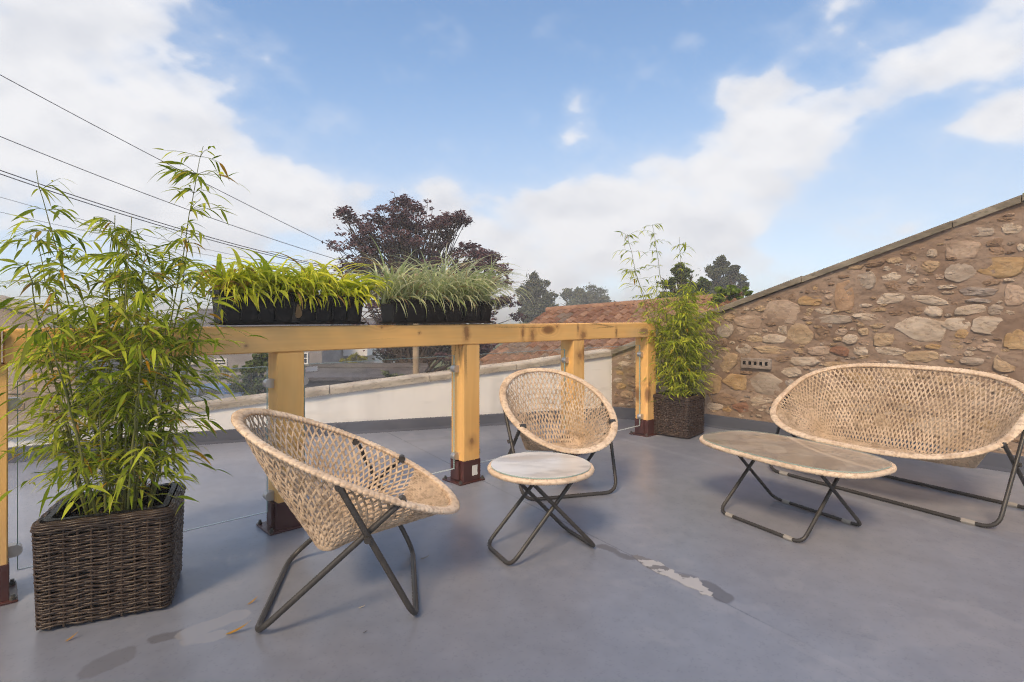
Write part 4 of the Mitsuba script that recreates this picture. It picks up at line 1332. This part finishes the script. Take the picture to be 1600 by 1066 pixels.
tree(k, V(A(1145, 500, 10.5)[0], 10.5, -3), A(1145, 480, 10.5), px_lobes(10.5, [(1125, 458, 11), (1145, 455, 12), (1165, 456, 10), (1150, 468, 16), (1120, 472, 14), (1130, 490, 18), (1165, 475, 12)], seed=61, sub=7), 3200, .085, GREEN_B, 71, trunk_r=.06)
k = thing('garden_shrub', 'tall green shrub seen through the glass left of the second post', 'shrub')
tree(k, V(A(400, 500, 12)[0], 12, -3), A(400, 600, 12), px_lobes(12, [(400, 575, 20), (385, 600, 26), (412, 605, 26), (395, 635, 34), (400, 680, 40), (412, 558, 14)], seed=62, sub=8), 7000, .10, (V(.05, .085, .02), V(.13, .17, .06)), 72, trunk_r=.06)
k = thing('garden_shrub', 'pale green shrub seen through the glass under the copper tree', 'shrub')
tree(k, V(A(615, 500, 13)[0], 13, -3), A(615, 600, 13), px_lobes(13, [(605, 592, 16), (625, 596, 18), (640, 606, 14), (615, 615, 24), (640, 635, 30), (600, 640, 30)], seed=63, sub=8), 5000, .09, (V(.07, .10, .04), V(.16, .19, .09)), 73, trunk_r=.06)
k = thing('lime_bush', 'yellow green bush in front of the small white house', 'bush')
tree(k, V(A(552, 500, 27)[0], 27, -3), A(552, 580, 27), px_lobes(27, [(548, 560, 8), (556, 558, 9), (565, 562, 8), (536, 565, 6), (552, 572, 12), (560, 590, 16)], seed=64, sub=6), 2400, .14, (V(.24, .25, .02), V(.40, .36, .05)), 74, trunk_r=.06)
k = thing('clipped_hedge', 'long yellow green hedge running behind the parked cars', 'hedge')
tree(k, V(A(380, 500, 26)[0], 26, -3), A(380, 590, 26), px_lobes(26, [(x, 576 + (x < 370) * 3, 7) for x in range(250, 436, 10)] + [(x, 590, 10) for x in range(250, 436, 12)], seed=65, sub=5), 7000, .13, (V(.15, .19, .03), V(.28, .30, .06)), 75, trunk_r=.06, limbs=False)
k = thing('dark_hedge', 'dense dark hedge beneath the copper tree', 'hedge')
tree(k, V(A(650, 500, 20)[0], 20, -3), A(650, 590, 20), px_lobes(20, [(x, 556 + 4 * math.sin(x), 20) for x in range(600, 800, 14)] + [(x, 590, 26) for x in range(585, 800, 18)], seed=66, sub=6), 11000, .15, (V(.018, .022, .014), V(.055, .060, .030)), 76, trunk_r=.08, limbs=False)


# ------------------------------------------------------------------ buildings below
def house(name, label, px0, px1, y, ridge_py, eave_py, depth, wallm, roofm, wins, zg=-3.0, gable=False, chimney=False, doors=()):
    key = thing(name, label, 'house')
    x0, x1 = (px0 - 800) / FOC * y, (px1 - 800) / FOC * y
    ze, zr = EYE - (eave_py - HZ) / FOC * y, EYE - (ridge_py - HZ) / FOC * y
    w_ = part(key, 'wall', prism([[V(x, y, zg), V(x, y, ze), V(x, y + depth / 2, zr - .08), V(x, y + depth, ze), V(x, y + depth, zg)] for x in (x0, x1)]), wallm, False)
    ov = .22
    sl = unit(V(0, depth / 2, zr - ze))
    for sgn in (1, -1):
        e0 = V(0, y if sgn > 0 else y + depth, ze) - V(0, sl[1] * sgn, sl[2]) * ov
        rg = V(0, y + depth / 2, zr)
        nn = V(0, -sl[2] * sgn, sl[1])
        secs = [[e0 + V(x, 0, 0), rg + V(x, 0, 0), rg + nn * .09 + V(x, 0, 0), e0 + nn * .09 + V(x, 0, 0)] for x in (x0 - .12, x1 + .12)]
        k = part(key, 'roof', prism(secs), roofm, False)
    part(key, 'ridge', tube(np.array([V(x0 - .13, y + depth / 2, zr + .09), V(x1 + .13, y + depth / 2, zr + .09)]), .11, 8), roofm, 30)
    for cx, cy, w, h in wins:
        c = A(cx, cy, y)
        w, h = w / FOC * y, h / FOC * y
        f = part(key, 'window', join([box(c + V(-w / 2, -.02, 0), (.07, .10, h + .07)), box(c + V(w / 2, -.02, 0), (.07, .10, h + .07)), box(c + V(0, -.025, h / 2), (w - .07, .10, .07)), box(c + V(0, -.025, -h / 2), (w - .07, .10, .07)),
                                      box(c + V(0, -.022, 0), (w - .07, .08, .05))]), 'frame_white', False)
        part(f, 'pane', box(c + V(0, -.008, 0), (w, .03, h)), 'dark_pane', False)
        part(f, 'sill', box(c + V(0, -.07, -h / 2 - .07), (w + .2, .16, .07)), 'coping_stone', False)
    for cx, cy, w, h in doors:
        c = A(cx, cy, y)
        w, h = w / FOC * y, h / FOC * y
        f = part(key, 'door', box(c + V(0, -.01, 0), (w, .06, h)), 'door_paint', False)
        part(f, 'handle', box(c + V(w * .35, -.055, 0), (.03, .05, .14)), 'rim_metal', False)
    if chimney:
        xm = x0 + (x1 - x0) * .2
        part(key, 'chimney', box(V(xm, y + depth / 2, zr + .35), (.8, .6, .9)), wallm, False)
    return key, x0, x1, ze


h1, *_ = house('white_house', 'small white house with a dark slate roof seen below the beam', 505, 585, 36, 502, 536, 7, 'house_white', 'slate_roof', [(514.5, 563, 8, 14), (528, 582, 9, 12), (560, 582, 10, 12)], doors=[(545, 596, 10, 20)])
part(h1, 'balcony', box(A(560, 549, 35.2), (1.5, 1.4, .5)), 'frame_white', False)
h2, *_ = house('grey_house', 'grey rendered house with low windows behind the glass left of the second post', 250, 503, 31, 486, 520, 8, 'grey_render', 'slate_roof', [(300, 558, 14, 18), (345, 566, 18, 9), (475, 560, 12, 16), (440, 560, 12, 16)], doors=[(385, 590, 14, 38)])
h3, *_ = house('grey_outbuilding', 'low dark grey outbuilding with a shallow roof seen through the glass under the beam', 470, 652, 14.5, 584, 592, 2.0, 'grey_render', 'slate_roof', [(507, 616, 12, 20), (575, 620, 14, 20)])

nb = thing('stone_cottage', 'old stone cottage with a raked coping behind the large bamboo', 'house')
y_ = 9.2
pr = [A(-330, 700, y_), A(-330, 420, y_), A(-20, 470, y_), A(52, 492, y_), A(118, 560, y_), A(118, 760, y_)]
zz = [V(p[0], 0, p[2]) for p in pr]
zz[0][2] = zz[-1][2] = -3
part(nb, 'wall', prism([[p + V(0, yo, dz if p[2] > -2 else 0) for p in zz] for yo, dz in ((y_, 0), (y_ + 4, -1.9))]), 'house_stone', False)
for p, q in ((pr[1], pr[2]), (pr[2], pr[3]), (pr[3], pr[4])):
    d = unit(q - p)
    up_ = V(-d[2], 0, d[0])
    secs = [[x + V(0, yo, 0) + up_ * h for yo, h in ((-.07, 0.003), (.3, 0.003), (.3, .10), (-.07, .10))] for x in (p, q)]
    part(nb, 'coping_stone', prism(secs), 'coping_stone', False)
secs = [[x + V(0, yo, h) for yo, h in ((.32, -.02), (4.2, -1.86), (4.2, -1.78), (.32, .06))] for x in (pr[1], pr[2], pr[3])]
part(nb, 'roof', prism(secs), 'slate_roof', False)
rw = np.random.default_rng(77)
for i in range(26):
    c = A(rw.uniform(-60, 112), rw.uniform(580, 640), y_ - .008)
    part(nb, 'stone', box(c, (rw.uniform(.2, .5), .04, rw.uniform(.1, .2)), bev=.012), ['stone_grey', 'stone_tan', 'stone_slate'][i % 3], False)


# ------------------------------------------------------------------ cars
def car(label, paint, cx, y, L=4.1, zg=-3.0, dirx=1):
    key = thing('parked_car', label, 'car', 'cars parked below the terrace')
    W = 1.72
    low = [(-.5, .28), (-.49, .62), (-.44, .80), (-.27, .90), (.22, .92), (.46, .86), (.5, .66), (.495, .30), (.40, .20), (-.42, .20)]
    cab = [(-.265, .90), (-.13, 1.36), (-.02, 1.44), (.24, 1.42), (.40, .92)]
    o = V(cx, y, zg)

    def ex(poly, w0, taper=0.0, zt=1.44, zb=.9):
        secs = []
        for s_ in (-1, -.86, .86, 1):
            k = 1.0 if abs(s_) < .9 else .97
            secs.append([o + V(dirx * x * L * k, s_ * w0 / 2 * (1 - taper * max(0, (z - zb)) / (zt - zb)), z * (1 if abs(s_) < .9 else .985)) for x, z in poly])
        return prism(secs)
    part(key, 'body', ex(low, W), paint, 30)
    part(key, 'cabin', ex(cab, W * .95, .20), paint, 30)
    for s_ in (-1, 1):
        for wn in ([(-.215, .95), (-.12, 1.29), (.03, 1.36), (.03, .95)], [(.05, .95), (.05, 1.36), (.215, 1.33), (.34, .95)]):
            q = np.array([o + V(dirx * x * L, s_ * (W * .95 / 2 * (1 - .20 * (z - .9) / .54) + .004), z) for x, z in wn])
            part(key, 'side_window', prism([q, q - V(0, s_ * .02, 0)]), 'dark_pane', False)
        for x in (-.31, .31):
            c = o + V(dirx * x * L, s_ * (W / 2 - .09), .31)
            wh = part(key, 'wheel', tube(np.array([c - V(0, .10, 0), c + V(0, .10, 0)]), .31, 20), 'tyre', 30)
            part(wh, 'rim', tube(np.array([c + V(0, s_ * .098, 0), c + V(0, s_ * .106, 0)]), .19, 14), 'rim_metal', 30)
        part(key, 'headlight', box(o + V(-dirx * L * .478, s_ * .62, .66), (.14, .32, .13), bev=.03), 'lamp_clear', 30)
    for a_, b_ in (((-.255, .94), (-.14, 1.33)), ((.385, .96), (.255, 1.38))):
        q = [o + V(dirx * (x + (-.012 if x < 0 else .008)) * L, s_ * (.70 - .14 * (z - .9) / .5), z) for (x, z), ss in ((a_, (-1, 1)), (b_, (1, -1))) for s_ in ss]
        part(key, 'windscreen', prism([np.array(q), np.array(q) + V(dirx * (.03 if a_[0] < 0 else -.03), 0, -.02)]), 'dark_pane', False)


car('bright blue car parked behind the grey car, seen through the glass', 'car_blue', A(318, 600, 22.5)[0], 22.5)
car('dark grey car parked nearest to the wall, seen through the glass', 'car_grey', A(318, 600, 19.2)[0], 19.2, 4.3)

# ------------------------------------------------------------------ pole and wires
yp = 14.2
pole = thing('telegraph_pole', 'weathered wooden telegraph pole standing behind the copper tree', 'pole')
xp = A(650, 500, yp)[0]
ztop = A(650, 428, yp)[2]
part(pole, 'shaft', tube(np.array([V(xp, yp, -3), V(xp, yp, 0), V(xp, yp, ztop)]), np.array([.085, .082, .075]), 12), 'pole_wood', True)
part(pole, 'crossarm', box(V(xp, yp - .13, ztop - .3), (.9, .08, .08)), 'pole_wood', False)
for i in range(4):
    part(pole, 'insulator', tube(np.array([V(xp - .36 + .24 * i, yp - .13, ztop - .255), V(xp - .36 + .24 * i, yp - .13, ztop - .15)]), .035, 8), 'frame_white', 30)
for i, (py, ya, r_, sag, lb) in enumerate([(80, 8.0, .0065, .10, 'highest overhead wire crossing the sky at the left'), (188, 8.0, .0065, .18, 'second highest overhead wire at the left'), (246, 8.0, .008, .25, 'upper of the thick pair of overhead cables'),
                                           (252, 8.05, .008, .27, 'lower of the thick pair of overhead cables'), (294, 9.0, .004, .25, 'thin overhead wire below the cable pair'), (322, 9.5, .004, .2, 'lowest thin overhead wire at the left')]):
    k = thing('overhead_wire', lb, 'wire', 'overhead wires at the left')
    a_ = A(-90, py - 12, ya)
    b_ = V(xp - .36 + .13 * i, yp - .13, ztop - .13 - .03 * (i > 1) * i)
    s_ = np.linspace(0, 1, 40)[:, None]
    p = a_ + (b_ - a_) * s_ + V(0, 0, -1) * 4 * sag * s_ * (1 - s_)
    whole(k, tube(p, r_, 5), 'cable', True)
print('leaves', n1, n2, 'entries', len(scene))
